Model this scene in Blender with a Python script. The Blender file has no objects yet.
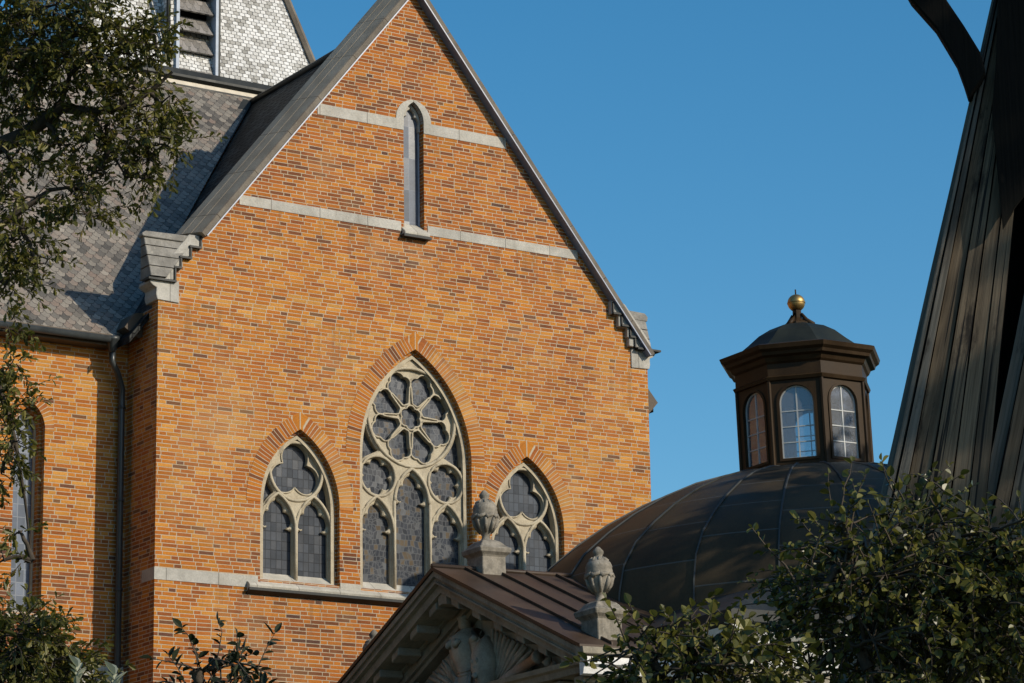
import bpy, math, random
import numpy as np
from mathutils import Vector, Matrix, Quaternion
from mathutils.geometry import delaunay_2d_cdt
from math import sin, cos, pi, radians, sqrt, atan2, hypot

sc = bpy.context.scene
C = sc.collection

# ------------------------------------------------------------------ camera
CAM = Vector((-31.635, -52.06, 1.65))
PITCH, ROLL, YAW = radians(14.3), radians(-.967), radians(33.2)
FPX = 2986.7
fw = Vector((sin(YAW)*cos(PITCH), cos(YAW)*cos(PITCH), sin(PITCH)))
rt = Vector((cos(YAW), -sin(YAW), 0)); up = rt.cross(fw)
rt2 = rt*cos(ROLL)+up*sin(ROLL); up2 = -rt*sin(ROLL)+up*cos(ROLL)
cd = bpy.data.cameras.new('camera'); cam = bpy.data.objects.new('camera', cd); C.objects.link(cam)
cd.lens = 105; cd.sensor_width = 36; cd.clip_start = .5; cd.clip_end = 5000
cam.matrix_world = Matrix(((rt2.x, up2.x, -fw.x, CAM.x), (rt2.y, up2.y, -fw.y, CAM.y), (rt2.z, up2.z, -fw.z, CAM.z), (0, 0, 0, 1)))
sc.camera = cam
sc.render.resolution_x, sc.render.resolution_y = 1024, 683

# ------------------------------------------------------------------ sky, sun, exposure
SUN_AZ, SUN_EL = radians(26), radians(26)       # azimuth measured from the gable's outward normal (-Y) towards +X
S = Vector((sin(SUN_AZ)*cos(SUN_EL), -cos(SUN_AZ)*cos(SUN_EL), sin(SUN_EL)))
w = bpy.data.worlds.new('World'); sc.world = w; w.use_nodes = True
nt = w.node_tree; bg = nt.nodes['Background']
sky = nt.nodes.new('ShaderNodeTexSky'); sky.sky_type = 'NISHITA'; sky.sun_disc = False
sky.sun_elevation = SUN_EL; sky.sun_rotation = atan2(S.x, S.y)
sky.air_density = 1.0; sky.dust_density = .6; sky.ozone_density = 2.6
hs = nt.nodes.new('ShaderNodeHueSaturation'); hs.inputs['Hue'].default_value = .491; hs.inputs['Saturation'].default_value = 1.35
nt.links.new(sky.outputs[0], hs.inputs['Color']); nt.links.new(hs.outputs[0], bg.inputs[0]); bg.inputs[1].default_value = .135
sl = bpy.data.lights.new('sun', 'SUN'); sl.energy = 4.2; sl.angle = radians(.5); sl.color = (1, .90, .74)
so = bpy.data.objects.new('sun', sl); C.objects.link(so)
so.rotation_euler = (-S).to_track_quat('-Z', 'Y').to_euler(); so.location = (40, -60, 60)
sc.view_settings.view_transform = 'Standard'; sc.view_settings.look = 'None'
sc.view_settings.exposure = 0.0; sc.view_settings.gamma = 1

RNG = random.Random(7)
NR = np.random.default_rng(5)

def ray(px, py):
    d = rt2*(px-512) - up2*(py-341.5) + fw*FPX
    return d.normalized()
def at(px, py, dist):
    """a point of the place seen at that spot of the photograph, dist metres away"""
    return CAM + ray(px, py)*dist

# ------------------------------------------------------------------ node helpers
class N:
    def __init__(s, name):
        s.m = bpy.data.materials.new(name); s.m.use_nodes = True
        s.t = s.m.node_tree; s.b = s.t.nodes['Principled BSDF']; s.out = s.t.nodes['Material Output']
    def new(s, ty, **kw):
        n = s.t.nodes.new(ty)
        for k, v in kw.items(): setattr(n, k, v)
        return n
    def put(s, sock, v):
        if isinstance(v, bpy.types.NodeSocket): s.t.links.new(v, sock)
        else: sock.default_value = v
    def M(s, op, a, b=None, c=None):
        n = s.new('ShaderNodeMath', operation=op)
        s.put(n.inputs[0], a)
        if b is not None: s.put(n.inputs[1], b)
        if c is not None: s.put(n.inputs[2], c)
        return n.outputs[0]
    def uv(s):
        n = s.new('ShaderNodeUVMap'); q = s.new('ShaderNodeSeparateXYZ'); s.t.links.new(n.outputs[0], q.inputs[0])
        return q.outputs[0], q.outputs[1]
    def comb(s, x, y, z=0.0):
        n = s.new('ShaderNodeCombineXYZ'); s.put(n.inputs[0], x); s.put(n.inputs[1], y); s.put(n.inputs[2], z); return n.outputs[0]
    def obj(s): return s.new('ShaderNodeTexCoord').outputs['Object']
    def noise(s, vec, scale, detail=4, rough=.55, stretch=None):
        if stretch:
            mp = s.new('ShaderNodeMapping'); s.t.links.new(vec, mp.inputs[0]); mp.inputs['Scale'].default_value = stretch; vec = mp.outputs[0]
        n = s.new('ShaderNodeTexNoise'); s.put(n.inputs['Vector'], vec); n.inputs['Scale'].default_value = scale
        n.inputs['Detail'].default_value = detail; n.inputs['Roughness'].default_value = rough
        return n.outputs[0]
    def white(s, vec):
        n = s.new('ShaderNodeTexWhiteNoise', noise_dimensions='3D'); s.put(n.inputs['Vector'], vec); return n.outputs[0], n.outputs[1]
    def ramp(s, f, stops, interp='LINEAR'):
        n = s.new('ShaderNodeValToRGB'); n.color_ramp.interpolation = interp; s.put(n.inputs[0], f)
        e = n.color_ramp.elements
        while len(e) < len(stops): e.new(.5)
        for el, (p, c) in zip(e, stops):
            el.position = p; el.color = (c if isinstance(c, tuple) else (c, c, c)) + (1,)
        return n.outputs[0]
    def mix(s, f, a, b, mode='MIX'):
        n = s.new('ShaderNodeMix', data_type='RGBA', blend_type=mode)
        s.put(n.inputs[0], f)
        for k, v in ((6, a), (7, b)):
            if isinstance(v, tuple): v = v+(1,)
            s.put(n.inputs[k], v)
        return n.outputs[2]
    def smooth(s, v, lo, hi, a=0.0, b=1.0):
        n = s.new('ShaderNodeMapRange', interpolation_type='SMOOTHSTEP'); s.put(n.inputs[0], v)
        for i, x in enumerate((lo, hi, a, b)): n.inputs[1+i].default_value = x
        return n.outputs[0]
    def bump(s, h, strength=.5, dist=.02):
        n = s.new('ShaderNodeBump'); n.inputs['Strength'].default_value = strength; n.inputs['Distance'].default_value = dist
        s.put(n.inputs['Height'], h); s.t.links.new(n.outputs[0], s.b.inputs['Normal'])
    def done(s, col=None, rough=.8, metal=0, spec=.5):
        if col is not None:
            s.put(s.b.inputs['Base Color'], col+(1,) if isinstance(col, tuple) else col)
        s.put(s.b.inputs['Roughness'], rough); s.put(s.b.inputs['Metallic'], metal); s.put(s.b.inputs['Specular IOR Level'], spec)
        return s.m

# ------------------------------------------------------------------ materials
def brick_mat(name, arch=False):
    n = N(name); u, v = n.uv()
    h = .08
    # slow waver so courses are not ruled
    wv = n.noise(n.comb(u, v), .8, 2)
    v = n.M('ADD', v, n.M('MULTIPLY', n.M('SUBTRACT', wv, .5), .02))
    vr = n.M('DIVIDE', v, h); row = n.M('FLOOR', vr); fy = n.M('FRACT', vr)
    rnd, _ = n.white(n.comb(row, 3.3))
    P = .82 if not arch else .36
    par = n.M('MODULO', n.M('ABSOLUTE', row), 2.0)
    sh = n.M('ADD', n.M('MULTIPLY', par, .5), n.M('MULTIPLY', rnd, .28)) if not arch else 0.0
    t = n.M('ADD', n.M('DIVIDE', u, P), sh); cell = n.M('FLOOR', t); f = n.M('FRACT', t)
    if arch:
        k = n.M('GREATER_THAN', f, .62); b1, b2 = 5.0, 5.0
        idn = cell
    else:
        b1, b2 = .4, .8
        k = n.M('ADD', n.M('GREATER_THAN', f, b1), n.M('GREATER_THAN', f, b2))
        idn = n.M('ADD', n.M('MULTIPLY', cell, 3.0), k)
    d = n.M('MINIMUM', f, n.M('SUBTRACT', 1.0, f))
    d = n.M('MINIMUM', d, n.M('ABSOLUTE', n.M('SUBTRACT', f, b1)))
    if not arch: d = n.M('MINIMUM', d, n.M('ABSOLUTE', n.M('SUBTRACT', f, b2)))
    dx = n.M('MULTIPLY', d, P)
    dy = n.M('MULTIPLY', n.M('MINIMUM', fy, n.M('SUBTRACT', 1.0, fy)), h)
    e = n.M('MINIMUM', dx, dy)
    ed = n.noise(n.comb(u, v), 9, 3)
    e = n.M('ADD', e, n.M('MULTIPLY', n.M('SUBTRACT', ed, .5), .007))
    isb = n.smooth(e, .005, .0105)
    r1, rc = n.white(n.comb(idn, row, 1.7))
    r2, _ = n.white(n.comb(idn, row, 9.1))
    ob = n.comb(u, v)
    big = n.noise(ob, .22, 3, .6); mid = n.noise(ob, 1.3, 3, .6)
    sel = n.M('ADD', n.M('ADD', n.M('MULTIPLY', r1, .82), .09), n.M('MULTIPLY', n.M('SUBTRACT', big, .5), 1.1))
    sel = n.M('ADD', sel, n.M('MULTIPLY', n.M('SUBTRACT', mid, .5), .35))
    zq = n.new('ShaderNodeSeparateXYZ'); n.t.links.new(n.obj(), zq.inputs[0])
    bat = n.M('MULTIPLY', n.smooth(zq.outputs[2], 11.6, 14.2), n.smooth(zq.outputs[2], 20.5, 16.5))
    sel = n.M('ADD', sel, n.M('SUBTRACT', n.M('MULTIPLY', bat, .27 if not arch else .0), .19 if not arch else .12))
    col = n.ramp(sel, [(0, (.16, .055, .02)), (.05, (.23, .068, .018)), (.2, (.325, .098, .018)), (.5, (.39, .128, .016)), (.75, (.44, .17, .022)), (1, (.50, .235, .05))])
    col = n.mix(.35, col, n.mix(r2, (.5, .5, .5), (1.25, 1.2, 1.15)), 'MULTIPLY')
    dark = n.M('GREATER_THAN', r2, .965)
    col = n.mix(n.M('MULTIPLY', dark, .75), col, (.06, .035, .03))
    fine = n.noise(ob, 28, 4, .65)
    col = n.mix(.45, col, n.ramp(fine, [(.3, .55), (.7, 1.35)]), 'MULTIPLY')
    mort = n.mix(mid, (.33, .265, .175), (.52, .445, .335))
    c = n.mix(isb, mort, col)
    stain = n.noise(ob, .6, 5, .65, (1.6, .35, 1))
    c = n.mix(n.smooth(stain, .62, .8, 0, .25), c, (.16, .09, .045))
    # rain streaks and grime below the ledges
    zz = n.new('ShaderNodeSeparateXYZ'); n.t.links.new(n.obj(), zz.inputs[0])
    st2 = n.noise(n.comb(u, v), 1.0, 5, .7, (5.5, .22, 1))
    for za, zb_ in ((10.2, 11.6), (18.0, 19.55), (20.4, 21.8), (15.9, 17.2)):
        mk_ = n.M('MULTIPLY', n.smooth(zz.outputs[2], za, zb_), n.M('LESS_THAN', zz.outputs[2], zb_+.1))
        c = n.mix(n.M('MULTIPLY', mk_, n.smooth(st2, .48, .72, 0, .42)), c, (.12, .065, .035))
    wash = n.noise(n.comb(u, v), .35, 4, .65, (1, .7, 1)); c = n.mix(n.smooth(wash, .5, .72, 0, .28), c, (.46, .32, .17))
    hgt = n.M('ADD', isb, n.M('MULTIPLY', fine, .6))
    n.bump(hgt, .55, .012)
    return n.done(c, .88, 0, .25)

def slate_mat(name, cols, wd, ht, point=.35, gap=.25, spec=.5, rough=.5, vary=.8):
    n = N(name); u, v = n.uv()
    wob = n.noise(n.comb(u, v), 1.1, 2)
    v = n.M('ADD', v, n.M('MULTIPLY', n.M('SUBTRACT', wob, .5), .06))
    def row_at(off):
        return off
    vr = n.M('DIVIDE', v, ht)
    # pointed lower edges: shift v by a tent across each slate
    row0 = n.M('FLOOR', vr)
    ur = n.M('DIVIDE', u, wd)
    par0 = n.M('MULTIPLY', n.M('MODULO', n.M('ABSOLUTE', row0), 2.0), .5)
    fu0 = n.M('FRACT', n.M('ADD', ur, par0))
    tent = n.M('ABSOLUTE', n.M('SUBTRACT', fu0, .5))
    lim = n.M('MULTIPLY', n.smooth(tent, .22, .5), point)     # part of this row that still belongs to the row above... the clipped corners
    fv = n.M('FRACT', vr)
    cut = n.M('LESS_THAN', fv, lim)
    row = n.M('SUBTRACT', row0, cut)
    par = n.M('MULTIPLY', n.M('MODULO', n.M('ABSOLUTE', row), 2.0), .5)
    tu = n.M('ADD', ur, par); cell = n.M('FLOOR', tu); fu = n.M('FRACT', tu)
    fvv = n.M('ADD', fv, cut)
    r1, _ = n.white(n.comb(cell, row, 2.2)); r2, _ = n.white(n.comb(cell, row, 5.5))
    ob = n.comb(u, v); big = n.noise(ob, .5, 4, .65)
    sel = n.M('ADD', n.M('ADD', n.M('MULTIPLY', r1, vary), (1-vary)*.4), n.M('MULTIPLY', n.M('SUBTRACT', big, .45), 1.3*(1.15-vary)+.25))
    c = n.ramp(sel, [(i/(len(cols)-1), q) for i, q in enumerate(cols)])
    fine = n.noise(ob, 25, 4, .6)
    c = n.mix(.5, c, n.ramp(fine, [(.3, .6), (.7, 1.3)]), 'MULTIPLY')
    edge = n.M('MULTIPLY', n.M('MINIMUM', fu, n.M('SUBTRACT', 1.0, fu)), wd)
    low = n.M('SUBTRACT', fv, n.M('MULTIPLY', lim, n.M('SUBTRACT', 1.0, cut)))
    low = n.M('ADD', low, n.M('MULTIPLY', cut, .6))
    g = n.M('MINIMUM', n.smooth(edge, .002, .012), n.smooth(low, .02, .16))
    c = n.mix(n.M('MULTIPLY', n.M('SUBTRACT', 1.0, g), gap*3), c, (.012, .011, .012))  # dark joints, with lap shadows painted along the lower edges
    hh = n.M('ADD', n.M('SUBTRACT', 1.0, fvv), n.M('MULTIPLY', r2, .5)); hh = n.M('MULTIPLY', hh, g)
    n.bump(hh, .8, .02)
    return n.done(c, rough, 0, spec)

def stone_mat(name, a, b, dark=(.05, .045, .04), amt=.5, scale=2.0, joints=None, rough=.85, lich=0):
    n = N(name); o = n.obj()
    f = n.noise(o, scale, 6, .65); c = n.mix(n.smooth(f, .3, .7), a, b)
    d = n.noise(o, scale*.6, 6, .7, (1, 1, .35)); c = n.mix(n.smooth(d, .52, .75, 0, amt), c, dark)
    fine = n.noise(o, 30, 4, .6); c = n.mix(.4, c, n.ramp(fine, [(.3, .7), (.7, 1.25)]), 'MULTIPLY')
    if lich:
        l = n.noise(o, 14, 3, .6); c = n.mix(n.smooth(l, .62, .7, 0, lich), c, (.42, .4, .34))
    h = n.M('ADD', fine, f)
    if joints:
        u, v = n.uv(); r = n.M('FRACT', n.M('DIVIDE', u, joints)); e = n.M('MINIMUM', r, n.M('SUBTRACT', 1.0, r))
        j = n.smooth(e, .004, .012); c = n.mix(n.M('MULTIPLY', n.M('SUBTRACT', 1.0, j), .7), c, (.1, .09, .08))
        cell = n.M('FLOOR', n.M('DIVIDE', u, joints)); rr, _ = n.white(n.comb(cell, 1.0)); c = n.mix(.3, c, n.mix(rr, (.65, .65, .68), (1.15, 1.12, 1.05)), 'MULTIPLY')
    n.bump(h, .35, .02)
    return n.done(c, rough, 0, .3)

def metal_mat(name, a, b, rough=.45, spec=.5, streak=(1, 1, .2), scale=1.2, seams=None, sheet=None):
    n = N(name); o = n.obj()
    f = n.noise(o, scale, 6, .65, streak); c = n.mix(n.smooth(f, .3, .72), a, b)
    fine = n.noise(o, 22, 4, .6); c = n.mix(.35, c, n.ramp(fine, [(.3, .7), (.7, 1.3)]), 'MULTIPLY')
    h = n.M('MULTIPLY', f, .5)
    if sheet:
        u, v = n.uv(); cu = n.M('FLOOR', n.M('DIVIDE', u, sheet[0]))
        off, _ = n.white(n.comb(cu, 4.0)); vv = n.M('ADD', n.M('DIVIDE', v, sheet[1]), off)
        cv = n.M('FLOOR', vv); r, _ = n.white(n.comb(cu, cv, 3.0))
        c = n.mix(.55, c, n.mix(r, (.6, .62, .62), (1.35, 1.3, 1.25)), 'MULTIPLY')
        fr = n.M('FRACT', vv); e = n.M('MULTIPLY', n.M('MINIMUM', fr, n.M('SUBTRACT', 1.0, fr)), sheet[1])
        ln = n.smooth(e, .006, .02); c = n.mix(n.M('MULTIPLY', n.M('SUBTRACT', 1.0, ln), .6), c, (.11, .115, .11))
        h = n.M('ADD', h, n.M('MULTIPLY', n.M('SUBTRACT', 1.0, ln), .5)); h = n.M('ADD', h, n.M('MULTIPLY', r, .6))
    n.bump(h, .3, .03)
    rr = n.smooth(f, .2, .8, rough-.1, rough+.15)
    return n.done(c, rr, 0, spec)

def glass_mat(name, base, lead, grid, fancy=0, rough=.12):
    """leaded window seen from outside"""
    n = N(name); u, v = n.uv()
    gx, gz = grid
    ob = n.comb(u, v)
    if fancy:
        w1 = n.noise(ob, 2.6, 2); w2 = n.noise(n.comb(v, u), 2.6, 2)
        u = n.M('ADD', u, n.M('MULTIPLY', n.M('SUBTRACT', w1, .5), .22)); v = n.M('ADD', v, n.M('MULTIPLY', n.M('SUBTRACT', w2, .5), .22))
    cu = n.M('DIVIDE', u, gx); cv = n.M('DIVIDE', v, gz)
    if fancy: cu = n.M('ADD', cu, n.M('MULTIPLY', n.M('MODULO', n.M('ABSOLUTE', n.M('FLOOR', cv)), 2.0), .37))
    fu = n.M('FRACT', cu); fv = n.M('FRACT', cv)
    e = n.M('MINIMUM', n.M('MULTIPLY', n.M('MINIMUM', fu, n.M('SUBTRACT', 1.0, fu)), gx), n.M('MULTIPLY', n.M('MINIMUM', fv, n.M('SUBTRACT', 1.0, fv)), gz))
    line = n.M('SUBTRACT', 1.0, n.smooth(e, .005, .012))
    tone, tcol = n.white(n.comb(n.M('FLOOR', cu), n.M('FLOOR', cv)))
    if fancy:
        vo = n.new('ShaderNodeTexVoronoi', feature='DISTANCE_TO_EDGE'); n.put(vo.inputs['Vector'], ob); vo.inputs['Scale'].default_value = 7
        fig = n.smooth(n.noise(ob, 1.5, 2), .47, .53)
        line = n.M('MAXIMUM', line, n.M('MULTIPLY', fig, n.M('SUBTRACT', 1.0, n.smooth(vo.outputs['Distance'], .02, .07))))
    # every pane sits at its own slight tilt
    ge = n.new('ShaderNodeNewGeometry'); sb = n.new('ShaderNodeVectorMath', operation='SUBTRACT'); n.put(sb.inputs[0], tcol); sb.inputs[1].default_value = (.5, .5, .5)
    scl = n.new('ShaderNodeVectorMath', operation='SCALE'); n.t.links.new(sb.outputs[0], scl.inputs[0]); scl.inputs['Scale'].default_value = .06
    ad = n.new('ShaderNodeVectorMath', operation='ADD'); n.t.links.new(ge.outputs['Normal'], ad.inputs[0]); n.t.links.new(scl.outputs[0], ad.inputs[1])
    nm = n.new('ShaderNodeVectorMath', operation='NORMALIZE'); n.t.links.new(ad.outputs[0], nm.inputs[0])
    c = n.mix(n.M('MULTIPLY', tone, .42), base, tuple(x*2.6 for x in base))
    if fancy:
        t2 = n.M('GREATER_THAN', tone, .86); c = n.mix(n.M('MULTIPLY', t2, .5), c, (.17, .115, .05))
        t3 = n.M('LESS_THAN', tone, .12); c = n.mix(n.M('MULTIPLY', t3, .4), c, (.16, .165, .17))
    big = n.noise(ob, 2.2, 4, .6); c = n.mix(.5, c, n.ramp(big, [(.3, .55), (.7, 1.4)]), 'MULTIPLY')
    c = n.mix(n.M('MULTIPLY', line, .75), c, lead)
    n.bump(big, .10, .02)
    n.t.links.new(nm.outputs[0], [q for q in n.t.nodes if q.type == 'BUMP'][0].inputs['Normal'])
    return n.done(c, rough, 0, .35)

def leaf_mat(name, stops, transl=.3, rough=.45):
    n = N(name); g = n.new('ShaderNodeNewGeometry'); r = g.outputs['Random Per Island']
    o = n.obj(); big = n.noise(o, 1.2, 3)
    sel = n.M('ADD', n.M('MULTIPLY', r, .75), n.M('MULTIPLY', big, .3))
    c = n.ramp(sel, stops)
    tr = n.new('ShaderNodeBsdfTranslucent'); n.put(tr.inputs[0], n.mix(.5, c, (1.2, 1.3, .5), 'MULTIPLY'))
    mx = n.new('ShaderNodeMixShader'); mx.inputs[0].default_value = transl
    n.done(c, rough, 0, .35)
    n.t.links.new(n.b.outputs[0], mx.inputs[1]); n.t.links.new(tr.outputs[0], mx.inputs[2]); n.t.links.new(mx.outputs[0], n.out.inputs[0])
    return n.m

def wood_mat(name, a, b, dark, green=None):
    n = N(name); u, v = n.uv(); oi = n.new('ShaderNodeObjectInfo').outputs['Random']
    vec = n.comb(u, v, n.M('MULTIPLY', oi, 37.0))
    g = n.noise(vec, 2.0, 8, .7, (34, .6, 1)); f2 = n.noise(vec, 1.0, 5, .6, (3, .5, 1))
    c = n.mix(n.smooth(g, .3, .7), a, b); c = n.mix(n.smooth(f2, .45, .75, 0, .8), c, dark)
    crack = n.noise(vec, 1.5, 3, .5, (22, .35, 1)); c = n.mix(n.M('SUBTRACT', 1.0, n.smooth(crack, .35, .41)), c, (.008, .007, .006))
    rot = n.noise(vec, 1.3, 7, .72, (3.2, .8, 1)); c = n.mix(n.smooth(rot, .54, .66, 0, .85), c, (.012, .009, .007))
    vo = n.new('ShaderNodeTexVoronoi'); n.put(vo.inputs['Vector'], n.comb(n.M('MULTIPLY', u, 2.0), n.M('MULTIPLY', v, .8), oi)); vo.inputs['Scale'].default_value = 2.2
    c = n.mix(n.M('SUBTRACT', 1.0, n.smooth(vo.outputs['Distance'], .04, .09)), c, (.02, .014, .01))
    if green is not None: c = n.mix(n.smooth(n.noise(vec, .8, 4, .6, (4, .5, 1)), .45, .65, 0, .75), c, green)
    c = n.mix(.5, c, n.mix(oi, (.55, .55, .55), (1.3, 1.25, 1.2)), 'MULTIPLY')
    n.bump(n.M('ADD', g, n.M('MULTIPLY', crack, .8)), .3, .012)
    return n.done(c, .8, 0, .3)

def plain_mat(name, col, rough=.6, spec=.4, var=.3, scale=6):
    n = N(name); f = n.noise(n.obj(), scale, 5, .6)
    c = n.mix(f, tuple(x*(1-var) for x in col), tuple(x*(1+var) for x in col)); n.bump(f, .15, .01)
    return n.done(c, rough, 0, spec)

M = {}
M['brick'] = brick_mat('brick wall')
M['arch'] = brick_mat('arch brick', True)
M['band'] = stone_mat('pale limestone band', (.33, .315, .28), (.46, .44, .40), (.15, .13, .10), .65, 1.6, joints=1.15)
M['sill'] = stone_mat('limestone sill', (.38, .36, .31), (.50, .47, .41), (.17, .15, .12), .6, 2.5, joints=.95)
M['tracery'] = stone_mat('sandstone tracery', (.37, .315, .225), (.47, .41, .30), (.12, .10, .075), .75, 4)
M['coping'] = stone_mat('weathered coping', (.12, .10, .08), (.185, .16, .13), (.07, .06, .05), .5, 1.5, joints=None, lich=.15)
M['copingtop'] = stone_mat('weathered coping lightened top', (.28, .22, .155), (.38, .31, .23), (.12, .105, .09), .5, 1.5, lich=.15)  # light on the coping's top faces painted in as a paler tone
M['kneeler'] = stone_mat('kneeler stone', (.17, .16, .145), (.29, .275, .25), (.05, .046, .042), .8, 3, lich=.35)
M['flash'] = plain_mat('lead flashing', (.17, .21, .30), .4, .6)
M['slate'] = slate_mat('nave slate', [(.055, .049, .042), (.115, .103, .087), (.18, .16, .134), (.25, .222, .184), (.20, .15, .118), (.335, .30, .25)],  .21, .135, .62, .36, .4, .5)
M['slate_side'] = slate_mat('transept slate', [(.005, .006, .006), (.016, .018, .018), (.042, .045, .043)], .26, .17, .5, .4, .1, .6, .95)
M['tslate'] = slate_mat('pale tower slate', [(.10, .093, .08), (.27, .26, .235), (.47, .46, .435), (.58, .575, .56), (.64, .635, .62), (.66, .66, .65)], .15, .10, .10, .36, .4, .55, .68)  # paler tone paints reflected light into the tower's slates
M['lslate'] = slate_mat('louver slate', [(.12, .11, .10), (.2, .185, .17), (.27, .25, .235)], .22, .2, .98, .3, .4, .55)
M['darkmetal'] = metal_mat('dark sheet metal', (.012, .0135, .013), (.030, .033, .032), .5, .25)
M['pipe'] = metal_mat('pipe metal', (.022, .026, .028), (.055, .062, .064), .35)
M['creamtrim'] = plain_mat('cream painted trim', (.55, .49, .40), .6)
M['whitewood'] = plain_mat('grey blue painted timber', (.33, .38, .46), .55)
M['brownwood'] = plain_mat('brown eave timber', (.08, .06, .042), .7)
M['glass_plain'] = glass_mat('leaded glass', (.040, .045, .054), (.014, .015, .018), (.125, .19), 0, .2)
M['glass_fancy'] = glass_mat('stained glass', (.026, .029, .036), (.10, .105, .112), (.095, .13), 1, .2)
M['glass_pale'] = glass_mat('pale protective glazing', (.06, .07, .09), (.12, .14, .18), (3.0, .71), 0, .22)  # pale base puts the sky's reflection into the lancet glass colour
M['glass_nave'] = glass_mat('nave glass', (.07, .085, .115), (.2, .22, .25), (.17, .26), 0, .2)
M['dome'] = metal_mat('dark copper dome', (.034, .027, .017), (.070, .051, .030), .52, .13, (1, 1, .5), .8, sheet=(1.5, 1.1))
M['domerib'] = plain_mat('dome seam', (.04, .042, .04), .6)
M['mroof'] = metal_mat('brown metal roof', (.038, .025, .017), (.072, .048, .033), .5, .25, (1, 1, 1), 1.1)
M['lroof'] = metal_mat('lantern roof copper', (.014, .017, .015), (.028, .032, .027), .6, .1)
M['lantern'] = metal_mat('brown painted copper', (.026, .015, .007), (.048, .029, .014), .5, .12, (1, 1, .3), 1.5)
M['sandstone'] = stone_mat('grey sandstone', (.19, .17, .132), (.29, .26, .20), (.045, .04, .034), .55, 2.2, lich=.25)
M['relief'] = stone_mat('relief sandstone', (.30, .275, .22), (.43, .395, .315), (.06, .055, .046), .6, 4)
M['whitecornice'] = stone_mat('white cornice', (.60, .60, .60), (.72, .72, .71), (.2, .2, .2), .35, 3)
M['urnstone'] = stone_mat('urn sandstone', (.15, .135, .11), (.29, .26, .215), (.03, .027, .023), .85, 5, lich=.3)
M['gold'] = N('gilded ball').done((.42, .28, .11), .48, 1.0)
M['bark'] = stone_mat('bark', (.035, .028, .02), (.075, .06, .045), (.015, .012, .01), .5, 6)
M['oakleaf'] = leaf_mat('oak leaf', [(0, (.036, .040, .009)), (.45, (.080, .082, .015)), (.85, (.155, .14, .028)), (1, (.27, .17, .025))], .3)
M['limeleaf'] = leaf_mat('broad leaf', [(0, (.032, .036, .009)), (.5, (.082, .085, .020)), (.85, (.165, .155, .04)), (1, (.28, .21, .05))], .3, .35)
M['darkleaf'] = leaf_mat('dark leaf', [(0, (.012, .018, .009)), (.6, (.018, .025, .010)), (1, (.034, .042, .016))], .15, .7)
M['paleleaf'] = leaf_mat('pale leaf', [(0, (.28, .30, .22)), (1, (.42, .43, .34))], .25)
M['shadeleaf'] = leaf_mat('shade tree leaf', [(0, (.03, .045, .012)), (1, (.06, .08, .02))], .1)
M['board'] = wood_mat('weathered board', (.085, .062, .04), (.20, .155, .105), (.020, .014, .009))
M['boardgrey'] = wood_mat('blue grey board', (.09, .082, .068), (.19, .175, .15), (.028, .022, .016), (.075, .092, .09))
M['tar_shade'] = wood_mat('tarred and shaded timber', (.005, .005, .004), (.011, .010, .008), (.004, .004, .004))  # near-black tar colour, also painting the shade in the leg's head and gap
[q for q in M['tar_shade'].node_tree.nodes if q.type == 'BSDF_PRINCIPLED'][0].inputs['Specular IOR Level'].default_value = .08
M['grass'] = stone_mat('grass ground', (.03, .045, .015), (.055, .07, .025), (.05, .04, .025), .6, .5)

def lantern_glass():
    n = N('clear lantern glass'); t = n.new('ShaderNodeBsdfTransparent'); t.inputs[0].default_value = (.86, .90, .92, 1)
    g = n.new('ShaderNodeBsdfGlossy'); g.inputs['Roughness'].default_value = .05; g.inputs[0].default_value = (.9, .93, 1, 1)
    fr = n.new('ShaderNodeFresnel'); fr.inputs[0].default_value = 1.5
    f = n.M('ADD', n.M('MULTIPLY', fr.outputs[0], 1.2), .03)
    df = n.new('ShaderNodeBsdfDiffuse'); df.inputs[0].default_value = (.75, .77, .82, 1)
    dm = n.new('ShaderNodeMixShader'); dm.inputs[0].default_value = .12
    mx = n.new('ShaderNodeMixShader'); n.put(mx.inputs[0], f)
    n.t.links.new(t.outputs[0], dm.inputs[1]); n.t.links.new(df.outputs[0], dm.inputs[2])
    n.t.links.new(dm.outputs[0], mx.inputs[1]); n.t.links.new(g.outputs[0], mx.inputs[2]); n.t.links.new(mx.outputs[0], n.out.inputs[0])
    return n.m
M['lglass'] = lantern_glass()
M['bars'] = plain_mat('pale glazing bars', (.42, .43, .42), .5)

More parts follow.
